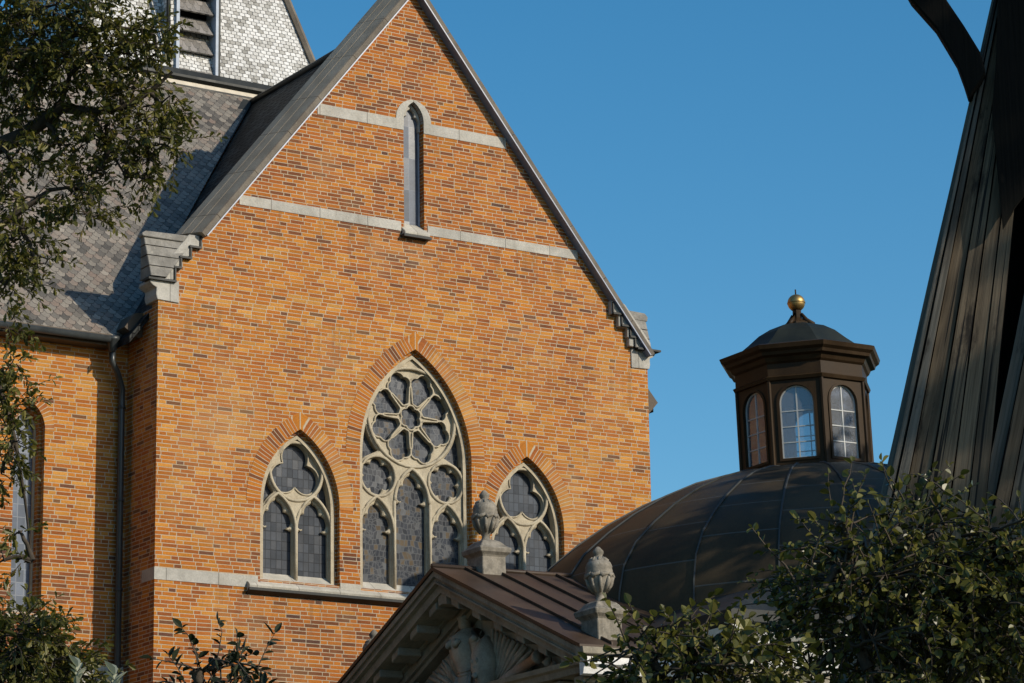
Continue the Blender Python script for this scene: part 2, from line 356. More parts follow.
# ------------------------------------------------------------------ mesh builder
class MB:
    def __init__(s): s.v = []; s.f = []; s.mi = []; s.sm = []; s.uv = {}
    def add(s, vs, fs, mi=0, smooth=False, uvs=None):
        o = len(s.v); s.v += [tuple(p) for p in vs]
        for k, f in enumerate(fs):
            if uvs is not None: s.uv[len(s.f)] = uvs[k]
            s.f.append([i+o for i in f]); s.mi.append(mi); s.sm.append(smooth)
        return s
    def box(s, a, b, mi=0):
        x0, y0, z0 = a; x1, y1, z1 = b
        vs = [(x0, y0, z0), (x1, y0, z0), (x1, y1, z0), (x0, y1, z0), (x0, y0, z1), (x1, y0, z1), (x1, y1, z1), (x0, y1, z1)]
        return s.add(vs, [(0, 3, 2, 1), (4, 5, 6, 7), (0, 1, 5, 4), (1, 2, 6, 5), (2, 3, 7, 6), (3, 0, 4, 7)], mi)
    def prism(s, base, off, mi=0):
        """closed polygon of 3-D points pushed along the vector off"""
        n = len(base); off = Vector(off)
        vs = [Vector(p) for p in base]+[Vector(p)+off for p in base]
        nrm = Vector((0, 0, 0))
        for i in range(n): nrm += vs[i].cross(vs[(i+1) % n])
        fl = nrm.dot(off) > 0
        a, b = list(range(n)), list(range(n, 2*n))
        fs = [a[::-1] if fl else a, b if fl else b[::-1]]
        for i in range(n):
            j = (i+1) % n; q = (i, j, n+j, n+i); fs.append(q if fl else q[::-1])
        return s.add(vs, fs, mi)
    def xz(s, poly, y0, y1, mi=0): return s.prism([(x, y0, z) for x, z in poly], (0, y1-y0, 0), mi)
    def yz(s, poly, x0, x1, mi=0): return s.prism([(x0, y, z) for y, z in poly], (x1-x0, 0, 0), mi)
    def tube(s, pts, rs, k=6, mi=0, smooth=True, cap=True):
        pts = [Vector(p) for p in pts]
        if not isinstance(rs, (list, tuple)): rs = [rs]*len(pts)
        vs = []; ref = Vector((.31, .2, .93))
        for i, p in enumerate(pts):
            d = (pts[min(i+1, len(pts)-1)]-pts[max(i-1, 0)]).normalized()
            if abs(d.dot(ref)) > .95: ref = Vector((1, .1, 0))
            a = d.cross(ref).normalized(); b = d.cross(a); ref = b.cross(d) if False else ref
            for j in range(k):
                t = 2*pi*j/k; vs.append(p+(a*cos(t)+b*sin(t))*rs[i])
        fs = []
        for i in range(len(pts)-1):
            for j in range(k):
                j2 = (j+1) % k; fs.append((i*k+j, i*k+j2, (i+1)*k+j2, (i+1)*k+j))
        if cap: fs.append(tuple(range(k))[::-1]); fs.append(tuple((len(pts)-1)*k+j for j in range(k)))
        return s.add(vs, fs, mi, smooth)
    def lathe(s, prof, c=(0, 0, 0), k=24, mi=0, smooth=True, a0=0, uvr=None):
        """profile of (radius, z) turned about the vertical through c"""
        vs = []; fs = []; uvs = []
        L = [0]
        for (r0, z0), (r1, z1) in zip(prof, prof[1:]): L.append(L[-1]+hypot(r1-r0, z1-z0))
        for r, z in prof:
            for j in range(k):
                t = a0+2*pi*j/k; vs.append((c[0]+r*cos(t), c[1]+r*sin(t), c[2]+z))
        for i in range(len(prof)-1):
            for j in range(k):
                j2 = (j+1) % k; fs.append((i*k+j, i*k+j2, (i+1)*k+j2, (i+1)*k+j))
                R = uvr or max(prof[i][0], .05); u0, u1 = 2*pi*j/k*R, 2*pi*(j+1)/k*R
                uvs.append([(u0, L[i]), (u1, L[i]), (u1, L[i+1]), (u0, L[i+1])])
        fs.append(tuple(range(k))[::-1]); uvs.append([(0, 0)]*k)
        fs.append(tuple((len(prof)-1)*k+j for j in range(k))); uvs.append([(0, 0)]*k)
        return s.add(vs, fs, mi, smooth, uvs)
    def rings(s, prof, mi=0, c=(0, 0)):
        """rectangular mouldings: (half x, half y, z) outlines joined"""
        vs = []; fs = []
        for hx, hy, z in prof: vs += [(c[0]-hx, c[1]-hy, z), (c[0]+hx, c[1]-hy, z), (c[0]+hx, c[1]+hy, z), (c[0]-hx, c[1]+hy, z)]
        for i in range(len(prof)-1):
            for j in range(4):
                j2 = (j+1) % 4; fs.append((i*4+j, i*4+j2, i*4+4+j2, i*4+4+j))
        fs.append((3, 2, 1, 0)); n = (len(prof)-1)*4; fs.append((n, n+1, n+2, n+3))
        return s.add(vs, fs, mi)
    def plate(s, loops, y0, y1, bev=0, mi=0, mb_=None):
        """outline with holes in the xz plane, cut as stone or wall between depths y0 and y1"""
        def clean(lp):
            out = []
            for p in lp:
                if not out or hypot(p[0]-out[-1][0], p[1]-out[-1][1]) > 1e-4: out.append(p)
            if hypot(out[0][0]-out[-1][0], out[0][1]-out[-1][1]) < 1e-4: out.pop()
            ar = sum(a[0]*b[1]-b[0]*a[1] for a, b in zip(out, out[1:]+out[:1]))
            return out if ar > 0 else out[::-1]
        loops = [clean(lp) for lp in loops]
        def shift(lp, d):                       # move a loop sideways, to its left for d > 0
            n = len(lp); out = []
            for i in range(n):
                p, q, r = Vector(lp[i-1]), Vector(lp[i]), Vector(lp[(i+1) % n])
                a, b = (q-p).normalized(), (r-q).normalized()
                na, nb = Vector((-a.y, a.x)), Vector((-b.y, b.x)); m = na+nb
                m = m.normalized()/max(.6, sqrt(max(.01, (1+na.dot(nb))/2))) if m.length > 1e-4 else na
                out.append(tuple(q+m*d))
            return out
        def fill(lps, y, flip):
            vs = []; es = []
            for lp in lps:
                o = len(vs); n = len(lp); vs += [Vector(p) for p in lp]; es += [(o+i, o+(i+1) % n) for i in range(n)]
            v2, _, f2, *_r = delaunay_2d_cdt(vs, es, [], 0, 1e-6)
            A = [np.array(lp) for lp in lps]
            def inside(x, z):
                k = 0
                for q in A:
                    x0, z0 = q[:, 0], q[:, 1]; x1, z1 = np.roll(x0, -1), np.roll(z0, -1)
                    c = (z0 > z) != (z1 > z)
                    if c.any():
                        xi = x0[c]+(z-z0[c])*(x1[c]-x0[c])/(z1[c]-z0[c]); k += int((xi > x).sum())
                return k % 2 == 1
            fs = []
            for f in f2:
                cx_ = sum(v2[i].x for i in f)/3; cz_ = sum(v2[i].y for i in f)/3
                if inside(cx_, cz_):
                    a, b, c = (v2[i] for i in f); ccw = (b.x-a.x)*(c.y-a.y)-(c.x-a.x)*(b.y-a.y) > 0
                    g = list(f) if ccw else list(f)[::-1]          # ccw in x,z looks towards -y
                    fs.append(g if not flip else g[::-1])
            s.add([(p.x, y, p.y) for p in v2], fs, mi)
        front = [shift(lp, bev if k == 0 else -bev) for k, lp in enumerate(loops)] if bev else loops
        fill(front, y0, False); m0 = mi; mi = m0 if mb_ is None else mb_; fill(loops, y1, True); mi = m0
        for k, lp in enumerate(loops):
            n = len(lp); st = [(front[k], y0), (lp, y0+bev), (lp, y1)] if bev else [(lp, y0), (lp, y1)]
            for (la, ya), (lb, yb) in zip(st, st[1:]):
                vs = [(x, ya, z) for x, z in la]+[(x, yb, z) for x, z in lb]
                fs = [(i, n+i, n+(i+1) % n, (i+1) % n) for i in range(n)]
                s.add(vs, fs if k > 0 else [f[::-1] for f in fs], mi)
        return s
    def xform(s, fn, start=0):
        s.v[start:] = [tuple(fn(Vector(p))) for p in s.v[start:]]; return s
    def build(s, name, mats, parent=None, base=(0, 0, 0), bevel=0):
        me = bpy.data.meshes.new(name)
        b = Vector(base)
        me.from_pydata([tuple(Vector(p)-b) for p in s.v], [], s.f)
        if not isinstance(mats, (list, tuple)): mats = [mats]
        for m in mats: me.materials.append(M[m] if isinstance(m, str) else m)
        ul = me.uv_layers.new(name='UVMap')
        for k, p in enumerate(me.polygons):
            p.material_index = s.mi[k]; p.use_smooth = s.sm[k]
            if k in s.uv:
                for li, q in zip(p.loop_indices, s.uv[k]): ul.data[li].uv = q
                continue
            n = p.normal
            if abs(n.z) > .97: ua, va = Vector((1, 0, 0)), Vector((0, 1, 0))
            else:
                ua = Vector((-n.y, n.x, 0)).normalized()
                if ua.x+ua.y < 0: ua = -ua
                va = n.cross(ua)
                if va.z < 0: va = -va
            for li in p.loop_indices:
                co = Vector(s.v[me.loops[li].vertex_index]); ul.data[li].uv = (co.dot(ua), co.dot(va))
        me.update()
        o = bpy.data.objects.new(name, me); C.objects.link(o)
        if parent: o.parent = parent
        if bevel:
            md = o.modifiers.new('bevel', 'BEVEL'); md.width = bevel; md.segments = 1; md.limit_method = 'ANGLE'; md.angle_limit = radians(40)
        return o

def thing(name, label, cat, loc, group=None):
    o = bpy.data.objects.new(name, None); C.objects.link(o); o.location = loc; o.empty_display_size = .3
    o['label'] = label; o['category'] = cat
    if group: o['group'] = group
    return o

# ------------------------------------------------------------------ outlines
def arch_pts(xc, half, zs, n=14, k=2.0):
    """pointed arch from right springing over the apex to left springing"""
    R = half*k; cxr = xc+half-R; top = sqrt(R*R-(R-half)**2); a1 = atan2(top, R-half)
    r = [(cxr+R*cos(a1*i/n), zs+R*sin(a1*i/n)) for i in range(n+1)]
    l = [(2*xc-x, z) for x, z in r[::-1][1:]]
    return r+l
def gothic(xc, half, zb, zs, n=14, k=2.0): return [(xc-half, zb), (xc+half, zb)]+arch_pts(xc, half, zs, n, k)
def circ(cx, cz, r, n=40, a0=0): return [(cx+r*cos(a0+2*pi*i/n), cz+r*sin(a0+2*pi*i/n)) for i in range(n)]
def star(cx, cz, circles, polys=(), n=72, a0=0, a1=2*pi, close=True):
    """outline of circles and convex polygons joined, seen from an inner point"""
    out = []; m = n if close else n+1
    for i in range(m):
        t = a0+(a1-a0)*i/n; dx, dz = cos(t), sin(t); best = .001
        for x, z, r in circles:
            ox, oz = x-cx, z-cz; b = ox*dx+oz*dz; q = r*r-(ox*ox+oz*oz-b*b)
            if q > 0: best = max(best, b+sqrt(q))
        for pl in polys:
            for (x0, z0), (x1, z1) in zip(pl, pl[1:]+pl[:1]):
                ex, ez = x1-x0, z1-z0; det = dx*(-ez)+dz*ex
                if abs(det) < 1e-9: continue
                px, pz = x0-cx, z0-cz
                tt = (px*(-ez)+pz*ex)/det; uu = (dx*pz-dz*px)/det
                if tt > 0 and 0 <= uu <= 1: best = max(best, tt)
        out.append((cx+dx*best, cz+dz*best))
    return out
def foil(cx, cz, n, R, rl, rot=pi/2):
    d = R-rl
    return star(cx, cz, [(cx+d*cos(rot+2*pi*i/n), cz+d*sin(rot+2*pi*i/n), rl) for i in range(n)], n=96)
def cusped_light(xc, half, zb, zs, k=2.0):
    """window light with a cusped pointed head"""
    h = half; c = (xc, zs+.35*h)
    a0 = atan2(.02-.35, .55)
    head = star(c[0], c[1], [(xc-.50*h, zs+.45*h, .45*h), (xc+.50*h, zs+.45*h, .45*h), (xc, zs+1.02*h, .46*h)],
                [[(xc-.26*h, zs+1.2*h), (xc+.26*h, zs+1.2*h), (xc, zs+1.64*h)]], n=52, a0=a0, a1=pi-a0, close=False)
    nw = .96*h
    return [(xc-nw, zb), (xc+nw, zb), (xc+nw, zs-.12*h), (xc+.58*h, zs+.0*h)]+head+[(xc-.58*h, zs+.0*h), (xc-nw, zs-.12*h)]
def spandrel_top(xc, half, zs, cz, R, k=2.0):
    a = [p for p in arch_pts(xc, half, zs, 40, k) if hypot(p[0]-xc, p[1]-cz) > R+.03 and p[1] > cz]
    if len(a) < 4: return None
    t0 = atan2(a[0][1]-cz, a[0][0]-xc); t1 = atan2(a[-1][1]-cz, a[-1][0]-xc)
    return a+[(xc+R*cos(t1+(t0-t1)*i/10), cz+R*sin(t1+(t0-t1)*i/10)) for i in range(11)]

def spandrel_side(xc, s, half, zs, rings, hood, z0, z1, k=2.0):
    R = half*k; c = half-R; n = 22; a = []; b = []
    for i in range(n+1):
        z = z0+(z1-z0)*i/n
        xr = half if z <= zs else c+sqrt(max(R*R-(z-zs)**2, 0))
        xl = -9
        for cx_, cz_, r_ in rings:
            q = r_*r_-(z-cz_)**2
            if q > 0: xl = max(xl, cx_+sqrt(q))
        if hood:
            hx, hw, hz = hood
            if z > hz:
                q = (2*hw)**2-(z-hz)**2
                if q > 0 and hx-hw+sqrt(q) > hx: xl = max(xl, hx-hw+sqrt(q))
            else: xl = max(xl, hx+hw)
        if xl < 0: xl = xr-.22
        if xr-xl > .035: a.append((xc+s*xr, z)); b.append((xc+s*xl, z))
    return a+b[::-1] if len(a) > 4 else None

# ================================================================== GROUND
g = MB(); R_ = 1500
g.add([(-R_, -R_, 0), (R_, -R_, 0), (R_, R_, 0), (-R_, R_, 0)], [(0, 1, 2, 3)])
o = g.build('ground', 'grass'); o['kind'] = 'structure'
g = MB(); g.box((-70, -9.0, .0), (60, -3.2, .05)); g.v = [(x, y-8 if True else y, z) for x, y, z in g.v]
o = g.build('gravel_path', plain_mat('gravel', (.22, .2, .17), .9)); o['kind'] = 'structure'

# ================================================================== CHURCH
BASE = Vector((0, 0, 0))
church = thing('brick_church', 'orange brick gothic church with steep stepped gable, three traceried windows and slate roofs', 'church', BASE)
ZB, SLP = 25.05, 1.25                      # apex of the brickwork, slope of the rakes
HW = 6.0
CA = 1/sqrt(1+SLP*SLP); SA = SLP*CA        # cos / sin of the rake
NAVE_Y = 1.36

W1, W3 = -2.755, 2.765
def rake_z(x): return ZB-SLP*abs(x)

wins = [dict(x=W1, half=.915, zb=11.86, zs=13.43), dict(x=0.0, half=1.36, zb=11.86, zs=14.68), dict(x=W3, half=.915, zb=11.86, zs=13.43)]
LAN = dict(x=0.0, half=.25, zb=19.6, zs=22.08)
holes = [gothic(q['x'], q['half'], q['zb'], q['zs']) for q in wins]+[gothic(LAN['x'], LAN['half'], LAN['zb'], LAN['zs'])]
outline = [(-HW, 0), (HW, 0), (HW, rake_z(HW)), (0, ZB), (-HW, rake_z(HW))]
mb = MB(); mb.plate([outline]+holes, 0, .12)
# second order of the reveals, side walls, backing
holes2 = [gothic(q['x'], q['half']-.05, q['zb']-.02, q['zs']) for q in wins]+[gothic(LAN['x'], LAN['half'], LAN['zb'], LAN['zs'])]
sm = [(-HW+.05, .1), (HW-.05, .1), (HW-.05, rake_z(HW)-.1), (0, ZB-.2), (-HW+.05, rake_z(HW)-.1)]
mb.plate([sm]+holes2, .121, .36)
gable = mb.build('gable_wall', 'brick', church)
for x0, y1 in ((-HW, NAVE_Y+.2), (HW-.3, 9.0)):
    mb = MB(); mb.box((x0, .12, 0), (x0+.3, y1, 17.2)); mb.build('side_wall', 'brick', church)
mb = MB(); mb.plate([[(-HW, 0), (HW, 0), (HW, rake_z(HW)-.4), (0, ZB-.5), (-HW, rake_z(HW)-.4)]], 9.0, 9.3); mb.build('end_wall', 'brick', church)
# stone bands, a centimetre proud
def band(x0, x1, z0, z1, ret=False):
    b = MB(); b.box((x0, -.012, z0), (x1, .02, z1))
    if ret: b.box((x0-.012, -.012, z0), (x0, .55, z1))
    return b.build('stone_band', 'band', gable)
zu0, zu1, zl0, zl1 = 21.84, 22.08, 19.58, 19.79
band(-(ZB-zu1)/SLP+.02, -.42, zu0, zu1); band(.42, (ZB-zu1)/SLP-.02, zu0, zu1)
band(-(ZB-zl1)/SLP+.02, -.33, zl0, zl1); band(.33, (ZB-zl1)/SLP-.02, zl0, zl1)
band(-HW, -3.72, 11.67, 11.91, True); band(3.72, HW, 11.67, 11.91)

def arch_ring(q, name, parent, t=.32, mat='arch', y0=-.008):
    """ring of bricks on edge round a pointed head, carried down the jambs a little"""
    b = MB(); inn = arch_pts(q['x'], q['half'], q['zs'], 22); R = 2*q['half']
    out = []
    n = len(inn); half = n//2
    cR = (q['x']+q['half']-R, q['zs']); cL = (q['x']-q['half']+R, q['zs'])
    for i, (x, z) in enumerate(inn):
        c = cR if i < half else cL
        if i == half:
            zz = q['zs']+sqrt((R+t)**2-(R-q['half'])**2); out.append((q['x'], zz)); continue
        k = (R+t)/R; out.append((c[0]+(x-c[0])*k, c[1]+(z-c[1])*k))
    L = [0]
    for (a, c1), (b1, c2) in zip(inn, inn[1:]): L.append(L[-1]+hypot(b1-a, c2-c1))
    mid = L[half]; s_ = 1.12
    for i in range(n-1):
        vs = [(inn[i][0], y0, inn[i][1]), (inn[i+1][0], y0, inn[i+1][1]), (out[i+1][0], y0, out[i+1][1]), (out[i][0], y0, out[i][1])]
        l0, l1 = (L[i]-mid)*s_, (L[i+1]-mid)*s_
        b.add(vs, [(0, 1, 2, 3)], 0, False, [[(.01, l0), (.01, l1), (.31, l1), (.31, l0)]])
        # soffit of the first order and outer edge
        b.add([(inn[i][0], y0, inn[i][1]), (inn[i+1][0], y0, inn[i+1][1]), (inn[i+1][0], .02, inn[i+1][1]), (inn[i][0], .02, inn[i][1])], [(3, 2, 1, 0)], 0, False, [[(.0, l0), (.0, l1), (.05, l1), (.05, l0)]])
        b.add([(out[i][0], y0, out[i][1]), (out[i+1][0], y0, out[i+1][1]), (out[i+1][0], .004, out[i+1][1]), (out[i][0], .004, out[i][1])], [(0, 1, 2, 3)])
    return b.build(name, mat, parent)

def glass_pane(q, mat, parent, y=.335, d=.03):
    b = MB(); b.xz(gothic(q['x'], q['half']-.04, q['zb']-.1, q['zs']), y, y+d); return b.build('glass', mat, parent)

def window_frame(q, t=.15):
    """splayed stone frame"""
    b = MB(); h = q['half']
    b.plate([gothic(q['x'], h-.045, q['zb']-.05, q['zs']), gothic(q['x'], h-t, q['zb']+.02, q['zs'])], .13, .38, .09)
    return b.build('pointed_window', 'tracery', church)

def ring_roll(b, cx, cz, r, rad, y):
    pts = [(x, y, z) for x, z in circ(cx, cz, r, 40)]; pts.append(pts[0]); pts.append(pts[1])
    b.tube(pts, rad, 6, cap=False)

def two_light(q):
    f = window_frame(q, .12); xc, h, zs, zb = q['x'], q['half']-.09, q['zs'], q['zb']
    cz, R = 14.17, .605
    b = MB()
    out = gothic(xc, h+.03, zb-.02, zs)
    lw = .378; lx = .412; lz = 12.98
    lights = [gothic(xc+s*lx, lw, zb, lz, 8) for s in (-1, 1)]
    sp = spandrel_top(xc, h-.03, zs, cz, R+.07)
    lA = [out, circ(xc, cz, R-.03)]+lights+([sp] if sp else [])
    sides = [q_ for q_ in (spandrel_side(xc, s_, h-.02, zs, [(0, cz, R+.06)], (lx, lw+.07, lz), 13.2, 14.2) for s_ in (-1, 1)) if q_]
    lA += sides
    b.plate(lA, .185, .33, .03)
    ring_roll(b, xc, cz, R, .036, .18)
    # mullion roll and light hoods
    b.tube([(xc, .175, zb-.05), (xc, .175, lz+.1)], .04, 6)
    for s in (-1, 1):
        ap = arch_pts(xc+s*lx, lw+.03, lz, 10)
        b.tube([(x, .18, z) for x, z in ap], .035, 6)
    # cusped inner layer
    cu = [gothic(xc, h+.02, zb-.02, zs), foil(xc, cz, 3, R-.03, .295)]
    cu += [cusped_light(xc+s*lx, lw, zb, lz) for s in (-1, 1)]
    if sp: cu.append(sp)
    cu += sides
    b.plate(cu, .245, .325, .03)
    for pt in cu[1:4]:
        mx, mz = sum(p[0] for p in pt)/len(pt), sum(p[1] for p in pt)/len(pt)
        if pt is cu[1]: q2 = [(mx+(x-mx)*1.05, .235, mz+(z-mz)*1.05) for x, z in pt]; b.tube(q2+q2[:2], .019, 5, cap=False)
    b.build('tracery', 'tracery', f)
    glass_pane(q, 'glass_plain', f)
    arch_ring(q, 'brick_arch', f)
    return f

def rose_window(q):
    f = window_frame(q, .12); xc, h, zs, zb = q['x'], q['half']-.10, q['zs'], q['zb']
    cz, R = 15.60, 1.06
    b = MB()
    out = gothic(xc, h+.03, zb-.02, zs)
    sx, sz, sr = .825, 14.27, .425
    lw, lx = .392, .852; lzs, lzc = 13.12, 13.78
    lights = [gothic(xc-lx, lw-.02, zb, lzs, 8), gothic(xc+lx, lw-.02, zb, lzs, 8), gothic(xc, .39, zb, lzc, 8)]
    sp = spandrel_top(xc, h-.03, zs, cz, R+.07)
    lA = [out, circ(xc, cz, R-.04, 64), circ(xc-sx, sz, sr-.03), circ(xc+sx, sz, sr-.03)]+lights+([sp] if sp else [])
    sides = [q_ for q_ in (spandrel_side(xc, s_, h-.02, zs, [(0, cz, R+.07), (sx, sz, sr+.06)], None, 14.3, 15.9) for s_ in (-1, 1)) if q_]
    lA += sides
    b.plate(lA, .185, .33, .03)
    ring_roll(b, xc, cz, R, .038, .18)
    for s in (-1, 1):
        ring_roll(b, xc+s*sx, sz, sr, .034, .18)
        b.tube([(xc+s*.432, .175, zb-.05), (xc+s*.432, .175, lzc)], .036, 6)
        b.tube([(x, .18, z) for x, z in arch_pts(xc+s*lx, lw+.02, lzs, 10)], .035, 6)
    b.tube([(x, .18, z) for x, z in arch_pts(xc, .42, lzc, 10)], .04, 6)
    cu = [gothic(xc, h+.02, zb-.02, zs)]
    # eight petals round a six-lobed eye
    petals = []
    for i in range(8):
        a = pi/2+2*pi*(i+.5)/8
        def lp(x, z, a=a): x, z = x*1.03, z*1.06; return (xc+x*cos(a)-z*sin(a), cz+x*sin(a)+z*cos(a))
        cs = [lp(.80, 0)+(.17,), lp(.70, .135)+(.135,), lp(.70, -.135)+(.135,)]
        tri = [lp(.30, .065), lp(.66, .235), lp(.66, -.235), lp(.30, -.065)]
        c0 = lp(.60, 0); petals.append(star(c0[0], c0[1], cs, [tri], n=56))
    cu += petals
    eye = foil(xc, cz, 6, .25, .105); cu.append(eye)
    for s in (-1, 1): cu.append(foil(xc+s*sx, sz, 6, sr-.035, .142))
    cu += [cusped_light(xc-lx, lw-.02, zb, lzs), cusped_light(xc+lx, lw-.02, zb, lzs), cusped_light(xc, .385, zb, lzc)]
    if sp: cu.append(sp)
    cu += sides
    b.plate(cu, .235, .325, .025)
    # roll mouldings on petals and eye
    for pt in petals+[eye]:
        # a thin raised line just outside the petal edge
        mx, mz = sum(p[0] for p in pt)/len(pt), sum(p[1] for p in pt)/len(pt)
        q2 = [(mx+(x-mx)*1.06, .215, mz+(z-mz)*1.06) for x, z in pt]; q2 += q2[:2]
        b.tube(q2, .021, 5, cap=False)
    b.build('tracery', 'tracery', f)
    glass_pane(q, 'glass_fancy', f)
    arch_ring(q, 'brick_arch', f, .33)
    return f

two_light(wins[0]); rose_window(wins[1]); two_light(wins[2])
# long sill under the three windows
mb = MB()
prof = [(-.12, 11.64), (-.14, 11.70), (-.10, 11.75), (.0, 11.80), (.001, 11.60), (-.06, 11.58)]
mb.yz(prof, -3.97, 3.97)
for q in wins:
    mb.yz([(-.05, 11.775), (.40, 12.10), (.40, 11.6), (.0, 11.6)], q['x']-q['half']+.002, q['x']+q['half']-.002)
for x0, x1 in ((-1.84, -1.36), (1.36, 1.85)): mb.box((x0+.004, -.02, 11.78), (x1-.004, .02, 11.92))
sill = mb.build('window_sill', 'sill', church)
mb = MB(); mb.yz([(-.16, 11.60), (-.16, 11.655), (-.125, 11.655), (-.05, 11.57), (0, 11.57), (0, 11.53), (-.06, 11.55)], -3.99, 3.99); mb.build('lead_drip', 'darkmetal', sill)

# lancet
lf = MB()
ring = circ(0, LAN['zs'], .435, 40)
lf.plate([[(.44, 21.84), (.252, 21.84)]+arch_pts(0, .25, 22.08, 10)+[(-.252, 21.84), (-.44, 21.84)]+[(.44*cos(pi-pi*i/24), 22.08+.47*sin(pi*i/24)) for i in range(25)]], -.016, .12)
head = star(0, 22.05, [(-.09, 22.1, .12), (.09, 22.1, .12), (0, 22.27, .1)], [[(-.06, 22.3), (.06, 22.3), (0, 22.42)]], n=40, a0=-.1, a1=pi+.1, close=False)
lf.plate([[(.246, 21.9)]+arch_pts(0, .246, 22.08, 10)+[(-.246, 21.9), (-.2, 21.9)]+head[::-1]+[(.2, 21.9)]], .12, .20, .012)
lan = lf.build('lancet_window', 'band', church)
mb = MB(); mb.xz(gothic(0, .245, 19.7, 22.08), .2, .23); mb.build('glass', 'glass_pale', lan)
mb = MB(); mb.plate([gothic(0, .243, 19.72, 22.08), gothic(0, .215, 19.75, 22.08)], .17, .21); mb.build('frame', 'whitewood', lan)
mb = MB(); mb.yz([(-.14, 19.50), (-.14, 19.56), (.19, 19.82), (.19, 19.45), (0, 19.45)], -.31, .31); mb.build('sill', 'sill', lan, bevel=.01)
mb = MB(); mb.box((-.34, -.16, 19.44), (.34, .0, 19.495)); mb.build('drip', 'darkmetal', lan)

# copings
def rake_poly(s, n0, n1, xend):
    """strip between offsets n0,n1 normal to the rake, from the apex plumb cut to |x| = xend"""
    z0, z1 = ZB+n0/CA, ZB+n1/CA
    xe0, xe1 = xend+n0*SA, xend+n1*SA
    return [(0, z0), (s*xe0, ZB-SLP*xend+n0*CA), (s*xe1, ZB-SLP*xend+n1*CA), (0, z1)]
for s in (-1, 1):
    xe = 5.06 if s < 0 else 5.98
    mb = MB(); mb.xz(rake_poly(s, -.25, .05, xe-.05), .365, 1.28); cp = mb.build('gable_coping', 'darkmetal', church)
    mb = MB(); mb.xz(rake_poly(s, -.03, -.004, xe-.02), -.225, .0); mb.build('flashing', 'flash', cp)
    L = xe/CA; k = 0; t0 = .05
    U = Vector((s*CA, 0, -SA)); Nn = Vector((s*SA, 0, CA)); A = Vector((0, 0, ZB))
    sec = [(-.20, .0), (-.21, .105), (-.185, .125), (.10, .195), (.108, .175), (.128, .18), (.136, .203), (.40, .268), (.408, .248), (.428, .253), (.436, .275), (.70, .325), (.72, .30), (.74, .16), (1.3, .14), (1.3, .0)]
    while t0 < L-.1:
        t1 = min(t0+1.25+.12*((k*7) % 3-1), L); 
        if L-t1 < .5: t1 = L
        mb = MB(); mb.prism([A+U*(t0+.006)+Nn*n_+Vector((0, y_, 0)) for y_, n_ in sec], U*(t1-t0-.012))
        for fi in range(len(mb.f)):
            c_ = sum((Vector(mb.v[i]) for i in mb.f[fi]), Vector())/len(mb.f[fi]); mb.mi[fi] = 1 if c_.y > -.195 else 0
        mb.build('coping_stone', ['coping', 'copingtop'], cp); t0 = t1; k += 1

